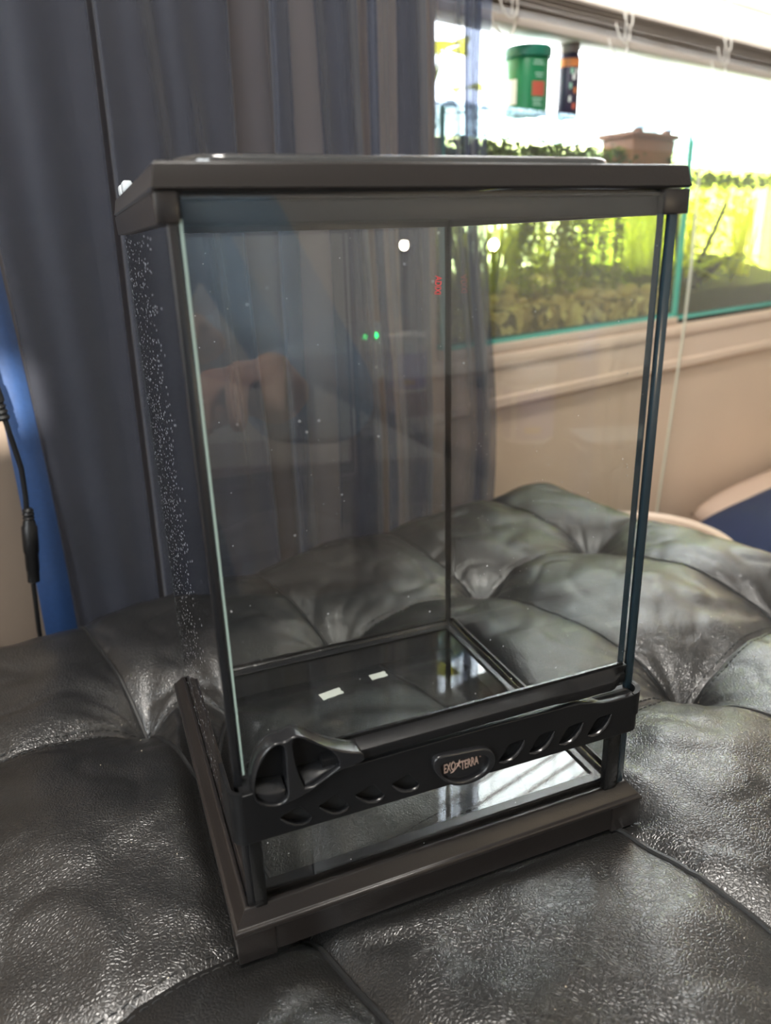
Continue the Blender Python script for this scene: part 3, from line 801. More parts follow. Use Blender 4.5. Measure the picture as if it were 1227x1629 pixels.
m_h = MB(); m_h.add(vs + [(x, y + 0.0012, z) for x, y, z in vs], [f for i in range(nz_h) for k in range(4) for f in ((i * 5 + k, i * 5 + k + 1, i * 5 + k + 6, i * 5 + k + 5), (i * 5 + k + 5 + len(vs), i * 5 + k + 6 + len(vs), i * 5 + k + 1 + len(vs), i * 5 + k + len(vs)))])
o = m_h.build('standin_hem', M['standin'], cu, smooth=True); o['label'] = 'added brighter blue satin hem along the left edge'
rod = empty('curtain_rod', (0, 0, 0), TH); tag(rod, 'thin dark curtain rod above the window wall', 'curtain rod')
b = MB(); b.tube([(-0.3, 0.422, 1.615), (2.5, 0.422, 1.615)], 0.010, 12); b.build('rod', M['plastic'], rod, smooth=True)
for a in (-0.25, 1.2, 2.4):
    b = MB(); b.tube([(a, 0.595, 1.615), (a, 0.422, 1.615)], 0.006, 8); b.build('bracket', M['plastic'], rod, smooth=True)

# ================================================================== window blind
bl = empty('venetian_blind', (0, 0, 0), TH)
tag(bl, 'half raised cream venetian blind with gathered slats above the tanks', 'blind')
ba0, ba1 = 0.665, 2.39; bn = 0.625
def slat_mesh():
    vs = []; fs = []; k = 6
    for e_ in (0, 1):
        for i in range(k + 1):
            u = i / k - 0.5; n = u * 0.042; z = 0.0030 * (1 - 4 * u * u)
            vs += [(ba0 if e_ == 0 else ba1, n, z), (ba0 if e_ == 0 else ba1, n, z + 0.0011)]
    h = 2 * (k + 1)
    for i in range(k):
        fs += [(2 * i, 2 * i + 2, h + 2 * i + 2, h + 2 * i), (2 * i + 1, h + 2 * i + 1, h + 2 * i + 3, 2 * i + 3)]
    fs += [(0, h, h + 1, 1), (2 * k, 2 * k + 1, h + 2 * k + 1, h + 2 * k)]
    me = bpy.data.meshes.new('slat'); me.from_pydata(vs, [], fs); me.update(); me.materials.append(M['slat'])
    return me
sm = slat_mesh(); zbot = 0.560
box('bottom_rail', M['slat'], bl, ba0, ba1, bn - 0.024, bn + 0.024, zbot - 0.012, zbot, bevel=0.003)
zz = zbot + 0.002
rs = random.Random(5)
for i in range(10):
    o = link('slat', sm, None, bl); o.location = (rs.uniform(-.004, .004), bn + rs.uniform(-.003, .003), zz); o.rotation_euler = (radians(rs.uniform(-6, 4)), 0, 0); zz += 0.0036
zz += 0.012
while zz < 1.46:
    o = link('slat', sm, None, bl); o.location = (0, bn, zz); o.rotation_euler = (radians(43), 0, 0); zz += 0.055
box('headrail', M['slat'], bl, ba0, ba1, bn - 0.028, bn + 0.028, 1.462, 1.499, bevel=0.003)
for a in (0.80, 1.06, 1.36, 1.70, 2.05):
    for dn in (-0.026, 0.026):
        b = MB(); b.tube([(a, bn + dn, 1.462), (a, bn + dn, zbot)], 0.0012, 6); b.build('ladder_cord', M['cordw'], bl)
    for k in range(3):
        w0 = 0.012 + 0.006 * k
        pts = [(a + w0 * cos(pi * i / 8) - 0.01 * k, bn - 0.028 - 0.006 * sin(pi * i / 8), zbot + 0.040 - 0.022 * k - 0.026 * sin(pi * i / 8)) for i in range(9)]
        b = MB(); b.tube(pts, 0.0013, 6); b.build('cord_loop', M['cordw'], bl, smooth=True)

# ================================================================== aquariums
M['tank_glass'] = glass('aquarium_glass', (0.93, 0.98, 0.93))
M['tank_edge'] = pbr('teal_glass_edge', (0.10, 0.52, 0.42), 0.2, spec=0.6)
M['lid_glass'] = None
mm, t_, out_ = nt('misted_lid_glass')
tr_ = N_(t_, 'ShaderNodeBsdfTransparent', i_Color=(0.90, 0.96, 1.0, 1)); df_ = N_(t_, 'ShaderNodeBsdfTranslucent', i_Color=(0.55, 0.68, 0.80, 1))
tc_ = N_(t_, 'ShaderNodeTexCoord'); nz_ = N_(t_, 'ShaderNodeTexNoise', i_Scale=90.0, i_Detail=5.0); t_.links.new(tc_.outputs['Object'], nz_.inputs['Vector'])
mr_ = N_(t_, 'ShaderNodeMapRange'); mr_.inputs['From Min'].default_value = 0.42; mr_.inputs['From Max'].default_value = 0.62; t_.links.new(nz_.outputs['Fac'], mr_.inputs['Value'])
mx_ = N_(t_, 'ShaderNodeMixShader'); t_.links.new(mr_.outputs[0], mx_.inputs[0]); t_.links.new(tr_.outputs[0], mx_.inputs[1]); t_.links.new(df_.outputs[0], mx_.inputs[2]); t_.links.new(mx_.outputs[0], out_.inputs[0])
M['lid_glass'] = mm
for key, tint in (('water', (0.92, 0.88, 0.62, 1)), ('water_yellow', (0.93, 0.90, 0.36, 1))):
    mm, t_, out_ = nt('pond_' + key)
    tr_ = N_(t_, 'ShaderNodeBsdfTransparent', i_Color=tint); t_.links.new(tr_.outputs[0], out_.inputs[0]); M[key] = mm
def gravelmat():
    m, t, out = nt('brown_gravel')
    tc = N_(t, 'ShaderNodeTexCoord'); vo = N_(t, 'ShaderNodeTexVoronoi', i_Scale=75.0); t.links.new(tc.outputs['Object'], vo.inputs['Vector'])
    sp = N_(t, 'ShaderNodeSeparateColor'); t.links.new(vo.outputs['Color'], sp.inputs[0])
    cr = N_(t, 'ShaderNodeValToRGB'); e = cr.color_ramp.elements
    e[0].color = (0.10, 0.07, 0.04, 1); e[1].color = (0.82, 0.66, 0.42, 1)
    k = e.new(0.5); k.color = (0.42, 0.28, 0.15, 1)
    t.links.new(sp.outputs[0], cr.inputs[0])
    b = N_(t, 'ShaderNodeBsdfPrincipled', i_Roughness=0.8); t.links.new(cr.outputs[0], b.inputs['Base Color'])
    bp = N_(t, 'ShaderNodeBump', i_Strength=0.8, i_Distance=0.004, invert=True); t.links.new(vo.outputs['Distance'], bp.inputs['Height']); t.links.new(bp.outputs['Normal'], b.inputs['Normal'])
    t.links.new(b.outputs[0], out.inputs[0]); return m
M['gravel'] = gravelmat()
M['soil'] = pbr('dark_soil', (0.035, 0.032, 0.036), 0.85, var=0.4, vscale=60, bump=0.8, bscale=120)
M['stone'] = pbr('tan_stone', (0.55, 0.40, 0.25), 0.8, var=0.4, vscale=30)
M['bark'] = pbr('dark_driftwood', (0.035, 0.026, 0.020), 0.75, var=0.4, vscale=40)
M['lf_yel'] = leafmat('sun_tinted_leaf', (0.42, 0.42, 0.03), (0.92, 0.88, 0.06), tw=0.7)  # backlit sun glow put into a yellower leaf colour
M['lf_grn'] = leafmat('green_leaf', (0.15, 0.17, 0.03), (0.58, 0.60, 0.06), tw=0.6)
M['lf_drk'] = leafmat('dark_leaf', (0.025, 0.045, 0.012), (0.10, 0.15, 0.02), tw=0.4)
M['lf_olv'] = leafmat('olive_leaf', (0.24, 0.21, 0.06), (0.62, 0.55, 0.12), tw=0.6)
M['terracotta'] = pbr('red_brown_plastic', (0.30, 0.10, 0.06), 0.6, var=0.2, vscale=40)

def blade(mb, base, ang, lean, ln, wd, bend, seg=6, curl=0.0):
    d = Vector((cos(ang), sin(ang), 0)); side = Vector((-sin(ang + curl), cos(ang + curl), 0)); p = Vector(base); th = lean
    vs = []; 
    for i in range(seg + 1):
        u = i / seg; w = wd * (0.35 + 0.65 * sin(pi * min(1, 0.12 + u * 0.88)) ** 0.7) * (1 if u < 0.999 else 0.1)
        vs += [p - side * w / 2, p + side * w / 2]
        p = p + (Vector((0, 0, 1)) * cos(th) + d * sin(th)) * (ln / seg); th += bend / seg
    mb.add(vs, [(2 * i, 2 * i + 1, 2 * i + 3, 2 * i + 2) for i in range(seg)])
def leaf(mb, base, ang, pitch, ln, wd):
    """broad pointed leaf with a fold along its midrib"""
    d = Vector((cos(ang) * cos(pitch), sin(ang) * cos(pitch), sin(pitch))); side = Vector((-sin(ang), cos(ang), 0)); up = side.cross(d) * -1
    vs = []; seg = 6
    for i in range(seg + 1):
        u = i / seg; w = wd * sin(pi * (0.04 + 0.96 * u) ** 0.75) if u < 1 else 0.0005
        w = max(w, 0.0008); p = Vector(base) + d * ln * u - Vector((0, 0, 1)) * ln * 0.25 * u * u
        vs += [p - side * w / 2 + up * w * .12, p, p + side * w / 2 + up * w * .12]
    fs = []
    for i in range(seg):
        for k in range(2): fs.append((3 * i + k, 3 * i + k + 1, 3 * i + 4 + k, 3 * i + 3 + k))
    mb.add(vs, fs)
def nth(k): return '%d%s' % (k, 'th' if 10 <= k % 100 <= 20 else {1: 'st', 2: 'nd', 3: 'rd'}.get(k % 10, 'th'))
def plant(name, kind, a, n, z, h, mat, seed, label, cat='plant', group=None):
    r = random.Random(seed); e_ = empty(name, WP(a, n, z), TH + r.uniform(-.2, .2)); mb_ = MB(); st_ = MB()
    if kind == 'grass':
        for i in range(34): blade(mb_, (r.gauss(0, .012), r.gauss(0, .012), 0), r.uniform(0, 2 * pi), r.uniform(0, .25), h * r.uniform(.6, 1.1), r.uniform(.003, .006), r.uniform(.1, .8), 7, r.uniform(-.6, .6))
    elif kind == 'stem':
        for k in range(6):
            bx_, by_ = r.gauss(0, .012), r.gauss(0, .010); hh = h * r.uniform(.7, 1.05); lx, ly = r.uniform(-.03, .03), r.uniform(-.02, .02)
            st_.tube([(bx_ + lx * u * u, by_ + ly * u * u, hh * u) for u in [i / 6 for i in range(7)]], 0.0011, 5)
            for i in range(int(hh / 0.011)):
                u = (i + .5) * 0.011 / hh
                for q in range(4): leaf(mb_, (bx_ + lx * u * u, by_ + ly * u * u, hh * u), r.uniform(0, 2 * pi), r.uniform(-.1, .7), r.uniform(.012, .024), r.uniform(.004, .008))
    elif kind == 'bush':
        for k in range(300):
            a_ = r.uniform(0, 2 * pi); zz_ = h * r.random() ** .8; rr_ = h * .32 * sqrt(r.random()) * (1 - .4 * zz_ / h)
            leaf(mb_, (rr_ * cos(a_), rr_ * sin(a_) * .8, zz_), r.uniform(0, 2 * pi), r.uniform(-.5, .9), r.uniform(.010, .022), r.uniform(.006, .013))
    elif kind == 'broad':
        for k in range(11):
            a_ = r.uniform(0, 2 * pi); l_ = h * r.uniform(.5, .9); p0 = Vector((0, 0, 0)); p1 = Vector((cos(a_) * l_ * .45, sin(a_) * l_ * .35, l_))
            st_.tube([p0, p0.lerp(p1, .5) + Vector((0, 0, .01)), p1], 0.0012, 5); leaf(mb_, p1, a_, r.uniform(-.2, .6), r.uniform(.035, .06), r.uniform(.016, .028))
    mb_.build('foliage', mat, e_, smooth=True)
    if st_.v: st_.build('stems', mat, e_, smooth=True)
    tag(e_, label, cat, group); return e_

def aquarium(name, label, a0, a1, n0, n1, z0, z1, wz, endmat):
    e_ = empty(name, (0, 0, 0), TH); tag(e_, label, 'aquarium'); g = 0.006
    def bb(nm, mat, *v): return box(nm, mat, e_, *v)
    bb('front_pane', M['tank_glass'], a0, a1, n0, n0 + g, z0 + g + 0.001, z1)
    bb('back_pane', M['tank_glass'], a0, a1, n1 - g, n1, z0 + g + 0.001, z1)
    bb('side_pane', M['tank_glass'], a0, a0 + g, n0 + g, n1 - g, z0 + g + 0.001, z1)
    bb('side_pane', M['tank_glass'], a1 - g, a1, n0 + g, n1 - g, z0 + g + 0.001, z1)
    bb('bottom_pane', M['tank_edge'], a0, a1, n0 - 0.0005, n1, z0, z0 + g)
    bb('corner_edge', M['tank_edge'], a1 + 0.0002, a1 + 0.0035, n0, n0 + g, z0 + g, z1)
    bb('corner_edge', M['tank_edge'], a0 - 0.0035, a0 - 0.0002, n0, n0 + g, z0 + g, z1)
    bb('rim_edge', M['lid_glass'], a0, a1, n0 - 0.001, n0 + g, z1 + 0.0005, z1 + 0.003)
    lidp = bb('glass_lid', M['lid_glass'], a0 + 0.004, a1 - 0.004, n0 + 0.004, n1 - 0.01, z1 + 0.003, z1 + 0.008)
    return e_
TA = dict(a0=0.640, a1=1.262, n0=0.588, n1=0.850, z0=0.122, z1=0.438)
TC = dict(a0=1.279, a1=1.900, n0=0.592, n1=0.850, z0=0.115, z1=0.425)
# a loose board levels the first tank on the sill
wb = wbox('levelling_board', M['trim'], None, 0.662, 1.268, 0.582, 0.86, 0.1073, 0.1217, bevel=0.002)
tag(wb, 'cream painted board lying on the sill under the left aquarium', 'board')
wb = wbox('levelling_board', M['plastic'], None, 1.279, 1.900, 0.592, 0.86, 0.1073, 0.1147)
tag(wb, 'thin dark mat lying on the sill under the right aquarium', 'mat')
aquarium('aquarium', 'planted aquarium on window sill with green tub standing on its lid', TA['a0'] + 0.025, TA['a1'], TA['n0'], TA['n1'], TA['z0'], TA['z1'], 0.42, None)
aquarium('aquarium', 'planted aquarium with dark soil and driftwood at the right picture edge', TC['a0'], TC['a1'], TC['n0'], TC['n1'], TC['z0'], TC['z1'], 0.40, None)
TA['a0'] += 0.025
def water(T_, wz, lab, mat):
    g = 0.0075
    o = wbox('aquarium_water', mat, None, T_['a0'] + g, T_['a1'] - g, T_['n0'] + g, T_['n1'] - g, T_['z0'] + 0.008, wz)
    tag(o, lab, 'water', kind='stuff')
water(TA, 0.405, 'greenish water filling the left aquarium', M['water']); water(TC, 0.385, 'yellow green water filling the right aquarium', M['water_yellow'])
def substrate(T_, zt, amp, mat, lab, seed):
    g = 0.0085; nx_, ny_ = 60, 26; vs = []; fs = []
    for j in range(ny_ + 1):
        for i in range(nx_ + 1):
            a = T_['a0'] + g + (T_['a1'] - T_['a0'] - 2 * g) * i / nx_; n = T_['n0'] + g + (T_['n1'] - T_['n0'] - 2 * g) * j / ny_
            vs.append((a, n, zt + amp * noise.noise(Vector((a * 14, n * 14, seed))) + amp * .5 * noise.noise(Vector((a * 60, n * 60, seed))) + 0.05 * (j / ny_) ** 1.5))
    k = len(vs); vs += [(v[0], v[1], T_['z0'] + 0.0085) for v in vs]
    for j in range(ny_):
        for i in range(nx_): p = j * (nx_ + 1) + i; fs.append((p, p + 1, p + nx_ + 2, p + nx_ + 1))
    per = [i for i in range(nx_ + 1)] + [j * (nx_ + 1) + nx_ for j in range(1, ny_ + 1)] + [ny_ * (nx_ + 1) + i for i in range(nx_ - 1, -1, -1)] + [j * (nx_ + 1) for j in range(ny_ - 1, 0, -1)]
    for i in range(len(per)): p, q = per[i], per[(i + 1) % len(per)]; fs.append((p, p + k, q + k, q))
    o = pyd('substrate', vs, fs, mat, None, True); o.rotation_euler = (0, 0, TH); tag(o, lab, 'gravel', kind='stuff')
substrate(TA, 0.165, 0.008, M['gravel'], 'brown gravel covering the floor of the left aquarium', 2.0)
substrate(TC, 0.162, 0.004, M['soil'], 'dark soil covering the floor of the right aquarium', 7.0)
# rocks
rs = random.Random(11)
for i in range(30):
    a = 0.700 + 0.0180 * i + rs.uniform(-.004, .004); n = rs.uniform(0.613, 0.70); r = rs.uniform(0.007, 0.017)
    bm = bmesh.new(); bmesh.ops.create_icosphere(bm, subdivisions=2, radius=r)
    for v in bm.verts: v.co *= 1 + 0.35 * noise.noise(v.co * 55 + Vector((i * 3.1, 0, 0))); v.co.z *= 0.7
    me = bpy.data.meshes.new('pebble'); bm.to_mesh(me); bm.free()
    o = link('pebble', me, M['stone'], None, True); o.location = WP(a, n, 0.166 + 0.05 * ((n - 0.596) / .245) ** 1.5 + r * .25)
    tag(o, 'tan stone on the left aquarium gravel, %s from the curtain side' % nth(i + 1), 'stone', 'stones in the left aquarium')
# planting, left tank
k = 0
for i in range(24):
    a = 0.69 + 0.0232 * i + rs.uniform(-.006, .006)
    kind, mat = [('grass', 'lf_olv'), ('stem', 'lf_grn'), ('bush', 'lf_grn'), ('stem', 'lf_olv'), ('grass', 'lf_grn')][i % 5]
    plant('water_plant', kind, a, rs.uniform(0.66, 0.81), 0.172, rs.uniform(0.14, 0.23), M[mat], 100 + i,
          {'grass': 'grassy bladed', 'stem': 'leafy stemmed', 'bush': 'bushy small leaved'}[kind] + ' water plant in the left aquarium, %s clump from the curtain' % nth(i + 1), 'plant', {'grass': 'grassy plants, left aquarium', 'stem': 'stem plants, left aquarium', 'bush': 'bushy plants, left aquarium'}[kind])
for i in range(7):
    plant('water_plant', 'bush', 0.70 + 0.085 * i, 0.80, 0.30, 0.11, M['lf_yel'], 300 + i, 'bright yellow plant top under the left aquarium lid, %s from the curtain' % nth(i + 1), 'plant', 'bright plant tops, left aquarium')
# floating mats at the surface
def floating(T_, z0, z1, lab, seed, cnt):
    r = random.Random(seed); mb_ = MB()
    for i in range(cnt):
        a = r.uniform(T_['a0'] + .015, T_['a1'] - .015); n = r.uniform(T_['n0'] + .014, T_['n1'] - .03); leaf(mb_, (a, n, r.uniform(z0, z1)), r.uniform(0, 2 * pi), r.uniform(-1.0, .5), r.uniform(.008, .018), r.uniform(.006, .012))
    o = mb_.build('floating_plants', M['lf_drk'], None, smooth=True); o.rotation_euler = (0, 0, TH); tag(o, lab, 'plants', kind='stuff')
floating(TA, 0.368, 0.412, 'dark mat of floating plants at the left aquarium surface', 21, 4200)
floating(TC, 0.368, 0.388, 'thin dark line of floating plants at the right aquarium surface', 22, 900)
# right tank: tall bright plants and branches
for i in range(14):
    kind = ['stem', 'bush', 'grass'][i % 3]
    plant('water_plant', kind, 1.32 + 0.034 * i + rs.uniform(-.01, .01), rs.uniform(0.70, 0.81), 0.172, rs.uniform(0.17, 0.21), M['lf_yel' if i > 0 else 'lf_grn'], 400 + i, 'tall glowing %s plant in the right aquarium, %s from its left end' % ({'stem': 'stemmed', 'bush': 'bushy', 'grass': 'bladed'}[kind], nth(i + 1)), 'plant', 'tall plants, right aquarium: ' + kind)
for i in range(5):
    plant('water_plant', 'broad', 1.36 + 0.05 * i, rs.uniform(0.63, 0.68), 0.168, 0.06, M['lf_grn'], 500 + i, 'low broad leaved plant on the right aquarium soil, %s from the left' % nth(i + 1), 'plant', 'low plants, right aquarium')
for pts, lab in (([(1.336, 0.625, 0.165), (1.330, 0.63, 0.22), (1.318, 0.635, 0.27), (1.322, 0.64, 0.33), (1.315, 0.645, 0.375)], 'thin upright dark driftwood branch near the left end of the right aquarium'),
                 ([(1.385, 0.63, 0.165), (1.41, 0.64, 0.20), (1.47, 0.65, 0.25), (1.53, 0.66, 0.31), (1.56, 0.665, 0.35)], 'slanting dark driftwood branch crossing the right aquarium'),
                 ([(1.36, 0.64, 0.165), (1.42, 0.625, 0.185), (1.50, 0.63, 0.215), (1.58, 0.64, 0.225)], 'low dark driftwood branch near the soil of the right aquarium')):
    b = MB(); b.tube(pts, [0.012] + [0.005] * (len(pts) - 2) + [0.002], 7); o = b.build('driftwood', M['bark'], None, smooth=True); o.rotation_euler = (0, 0, TH); tag(o, lab, 'driftwood')
# red-brown filter box hanging inside the left tank's right end
fb = empty('filter_box', (0, 0, 0), TH); tag(fb, 'red brown plastic filter box hanging inside the left aquarium rim', 'filter')
b = MB(); b.add([(1.115, 0.605, 0.352), (1.225, 0.605, 0.352), (1.225, 0.66, 0.352), (1.115, 0.66, 0.352), (1.105, 0.600, 0.425), (1.235, 0.600, 0.425), (1.235, 0.665, 0.425), (1.105, 0.665, 0.425)],
                [(0, 3, 2, 1), (4, 5, 6, 7), (0, 1, 5, 4), (1, 2, 6, 5), (2, 3, 7, 6), (3, 0, 4, 7)]); b.build('body', M['terracotta'], fb, bevel=0.004)
box('lip', M['terracotta'], fb, 1.100, 1.240, 0.5965, 0.670, 0.4255, 0.4345, bevel=0.003)
for a in (1.125, 1.21): box('hook', M['terracotta'], fb, a - .008, a + .008, 0.600, 0.612, 0.434, 0.4405, bevel=0.002)

# tub and bottle standing on the lid
zl = TA['z1'] + 0.0082
tub = empty('food_tub', WP(0.880, 0.640, zl), TH - radians(38)); tag(tub, 'green plastic fish food tub with lid standing on the left aquarium', 'tub')
M['green'] = pbr('green_plastic', (0.005, 0.20, 0.075), 0.35); M['green_lid'] = pbr('green_lid', (0.006, 0.16, 0.10), 0.35)
b = MB(); b.lathe([(0.030, 0.0), (0.032, 0.002), (0.0325, 0.010), (0.0325, 0.072), (0.031, 0.075)], seg=40); b.build('body', M['green'], tub, smooth=True)
b = MB(); b.lathe([(0.0335, 0.073), (0.036, 0.074), (0.0365, 0.080), (0.0365, 0.0865), (0.035, 0.0885), (0.010, 0.0890)], seg=40); b.build('lid', M['green_lid'], tub, smooth=True)
def wrap(name, mat, parent, r, a0_, a1_, z0_, z1_, seg=10):
    vs = []; fs = []
    for rr_ in (r, r + 0.0003):
        for i in range(seg + 1):
            a = radians(a0_ + (a1_ - a0_) * i / seg); vs += [(rr_ * cos(a), rr_ * sin(a), z0_), (rr_ * cos(a), rr_ * sin(a), z1_)]
    h = 2 * (seg + 1)
    for i in range(seg): fs += [(2 * i, 2 * i + 2, 2 * i + 3, 2 * i + 1), (h + 2 * i, h + 2 * i + 1, h + 2 * i + 3, h + 2 * i + 2), (2 * i, h + 2 * i, h + 2 * i + 2, 2 * i + 2), (2 * i + 1, 2 * i + 3, h + 2 * i + 3, h + 2 * i + 1)]
    m_ = MB(); m_.add(vs, fs); return m_.build(name, mat, parent, smooth=True)
M['label_red'] = pbr('label_red', (0.50, 0.10, 0.06), 0.5); M['label_white'] = pbr('label_white', (0.75, 0.78, 0.76), 0.5); M['label_pale'] = pbr('label_pale_green', (0.30, 0.55, 0.42), 0.5)
wrap('label', M['label_white'], tub, 0.0327, 175, 235, 0.012, 0.045)
wrap('label', M['label_red'], tub, 0.0328, 275, 312, 0.022, 0.041)
for z_, a_, b_ in ((0.066, 278, 304), (0.062, 276, 308), (0.050, 282, 306), (0.046, 284, 304), (0.017, 276, 306), (0.013, 278, 300), (0.009, 278, 304)): wrap('label_print', M['label_pale'], tub, 0.0328, a_, b_, z_, z_ + 0.0022)
bt = empty('supplement_bottle', WP(0.968, 0.632, zl), TH - radians(25)); tag(bt, 'dark slim supplement bottle with orange band beside the green tub', 'bottle')
M['bottle'] = pbr('dark_bottle', (0.030, 0.022, 0.050), 0.35); M['orange'] = pbr('orange_label', (0.62, 0.20, 0.05), 0.45); M['cap'] = pbr('grey_brown_cap', (0.16, 0.13, 0.12), 0.4)
b = MB(); b.lathe([(0.0150, 0), (0.0165, 0.002), (0.0165, 0.082), (0.0155, 0.086), (0.0130, 0.090)], seg=28); b.build('body', M['bottle'], bt, smooth=True)
b = MB(); b.lathe([(0.0150, 0.089), (0.0154, 0.091), (0.0154, 0.106), (0.0144, 0.1095), (0.004, 0.110)], seg=28); b.build('cap', M['cap'], bt, smooth=True)
wrap('band', M['orange'], bt, 0.0166, 160, 380, 0.070, 0.081, 24)
for a_, z_, s_, mt in ((275, 0.052, 9, 'label_white'), (285, 0.034, 8, 'orange'), (262, 0.060, 8, 'label_pale'), (290, 0.060, 8, 'label_white'), (280, 0.012, 10, 'label_red'), (258, 0.040, 6, 'label_pale'), (256, 0.022, 6, 'label_white')):
    wrap('print', M[mt], bt, 0.0166, a_ - s_, a_ + s_, z_, z_ + 0.008)
# climbing plant growing out of the tank beside the curtain
ivy = empty('pothos', WP(0.74, 0.77, 0.30), TH); tag(ivy, 'broad leaved plant growing out of the left aquarium beside the curtain', 'plant')
rs = random.Random(4); b = MB(); st = MB()
for (da, dn, dz, an) in ((-0.075, -0.02, 0.25, 2.6), (-0.03, 0.0, 0.20, 3.6), (0.055, -0.03, 0.235, 0.2), (0.02, 0.02, 0.29, 1.2), (-0.06, 0.03, 0.30, 2.2), (0.10, 0.0, 0.26, 0.4), (-0.09, -0.04, 0.19, 4.0), (0.0, -0.05, 0.22, 5.0), (0.14, 0.02, 0.20, 0.2)):
    st.tube([(da * .3, dn * .3, 0), (da * .5, dn, dz * .6), (da, dn, dz)], 0.0018, 6); leaf(b, (da, dn, dz), an, 0.35, 0.085, 0.050)
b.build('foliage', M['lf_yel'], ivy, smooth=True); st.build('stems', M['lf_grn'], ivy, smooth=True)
# clear airline tube hanging from the right tank
b = MB(); b.tube([(1.262, 0.575, 0.43), (1.268, 0.572, 0.40), (1.270, 0.570, 0.33), (1.270, 0.568, 0.22), (1.262, 0.565, 0.10), (1.260, 0.568, 0.0), (1.262, 0.575, -0.12), (1.25, 0.575, -0.26), (1.27, 0.575, -0.43)], 0.0024, 8)
o = b.build('air_tube', pbr('clear_tubing', (0.62, 0.60, 0.48), 0.25), None, smooth=True); o.rotation_euler = (0, 0, TH); tag(o, 'thin pale air tube hanging between the two aquariums', 'tube')

# ================================================================== things at the left: power lead, wall adapter
cd = empty('power_lead', (0, 0, 0), TH); tag(cd, 'black power lead with inline barrel connector hanging left of the curtain', 'cable')
pts = [(0.022, 0.381, 0.30), (0.026, 0.381, 0.22), (0.0300, 0.38, 0.166), (0.032, 0.38, 0.149), (0.035, 0.38, 0.122), (0.034, 0.38, 0.100), (0.032, 0.38, 0.082)]
b = MB(); b.tube(pts, 0.0020, 8); b.build('cable', M['plastic'], cd, smooth=True)
b = MB(); b.tube([(0.0272, 0.38, 0.034), (0.0262, 0.38, 0.020), (0.024, 0.38, -0.010), (0.022, 0.38, -0.10), (0.03, 0.38, -0.30), (0.02, 0.38, -0.42)], 0.0018, 8); b.build('cable', M['plastic'], cd, smooth=True)
b = MB(); b.lathe([(0.0030, 0.0), (0.0045, 0.001), (0.0045, 0.010), (0.0050, 0.011), (0.0050, 0.024), (0.0058, 0.026), (0.0058, 0.046), (0.0045, 0.048), (0.0045, 0.050), (0.0035, 0.052), (0.0045, 0.053), (0.0035, 0.0545), (0.0045, 0.056), (0.0035, 0.058), (0.0043, 0.059), (0.0028, 0.061)], seg=18)
o = b.build('connector', M['plastic'], cd, smooth=True); o.location = (0.0275, 0.38, 0.030); o.rotation_euler = (0, radians(6), 0)
b = MB(); b.lathe([(0.004, 0), (0.0048, 0.002), (0.0036, 0.004), (0.0048, 0.006), (0.0036, 0.008), (0.0048, 0.010), (0.0036, 0.012), (0.0052, 0.014), (0.0052, 0.032)], seg=16)
o = b.build('strain_relief', M['plastic'], cd, smooth=True); o.location = (0.0300, 0.38, 0.160); o.rotation_euler = (0, radians(-8), 0)
ad = empty('wall_adapter', WP(0.508, 0.579, 0.135), TH); tag(ad, 'pale plug-in adapter with two green lights on wall behind the curtain', 'adapter')
box('body', M['white'], ad, -0.020, 0.022, -0.022, 0.0155, -0.030, 0.042, bevel=0.006)
M['led'] = pbr('green_led', (0.0, 0.4, 0.05), 0.3, emit=(0.0, 1.0, 0.12), estr=12.0)
for x_ in (-0.011, 0.006):
    b = MB(); b.lathe([(0.0030, 0), (0.0026, 0.0015), (0.0010, 0.0022)], seg=12); o = b.build('light', M['led'], ad, smooth=True); o.location = (x_, -0.0221, 0.026); o.rotation_euler = (pi / 2, 0, 0)
# added tan cabinet standing in for the shaded wall left of the curtain
cb = empty('added_tan_cabinet', (0, 0, 0), TH); tag(cb, 'added tan cabinet standing in for the shaded wall behind the left curtain edge', 'cabinet')
M['tan'] = pbr('tan_wall_shade', (0.19, 0.145, 0.11), 0.55, var=0.08, vscale=8)
wbox('body', M['tan'], cb, -0.62, 0.150, 0.485, 0.5785, Z0, 1.30, bevel=0.004)
wbox('door', M['tan'], cb, -0.60, -0.020, 0.468, 0.4845, Z0 + 0.06, 1.28, bevel=0.004)
wbox('door', M['tan'], cb, -0.012, 0.146, 0.468, 0.4845, Z0 + 0.06, 1.28, bevel=0.004)
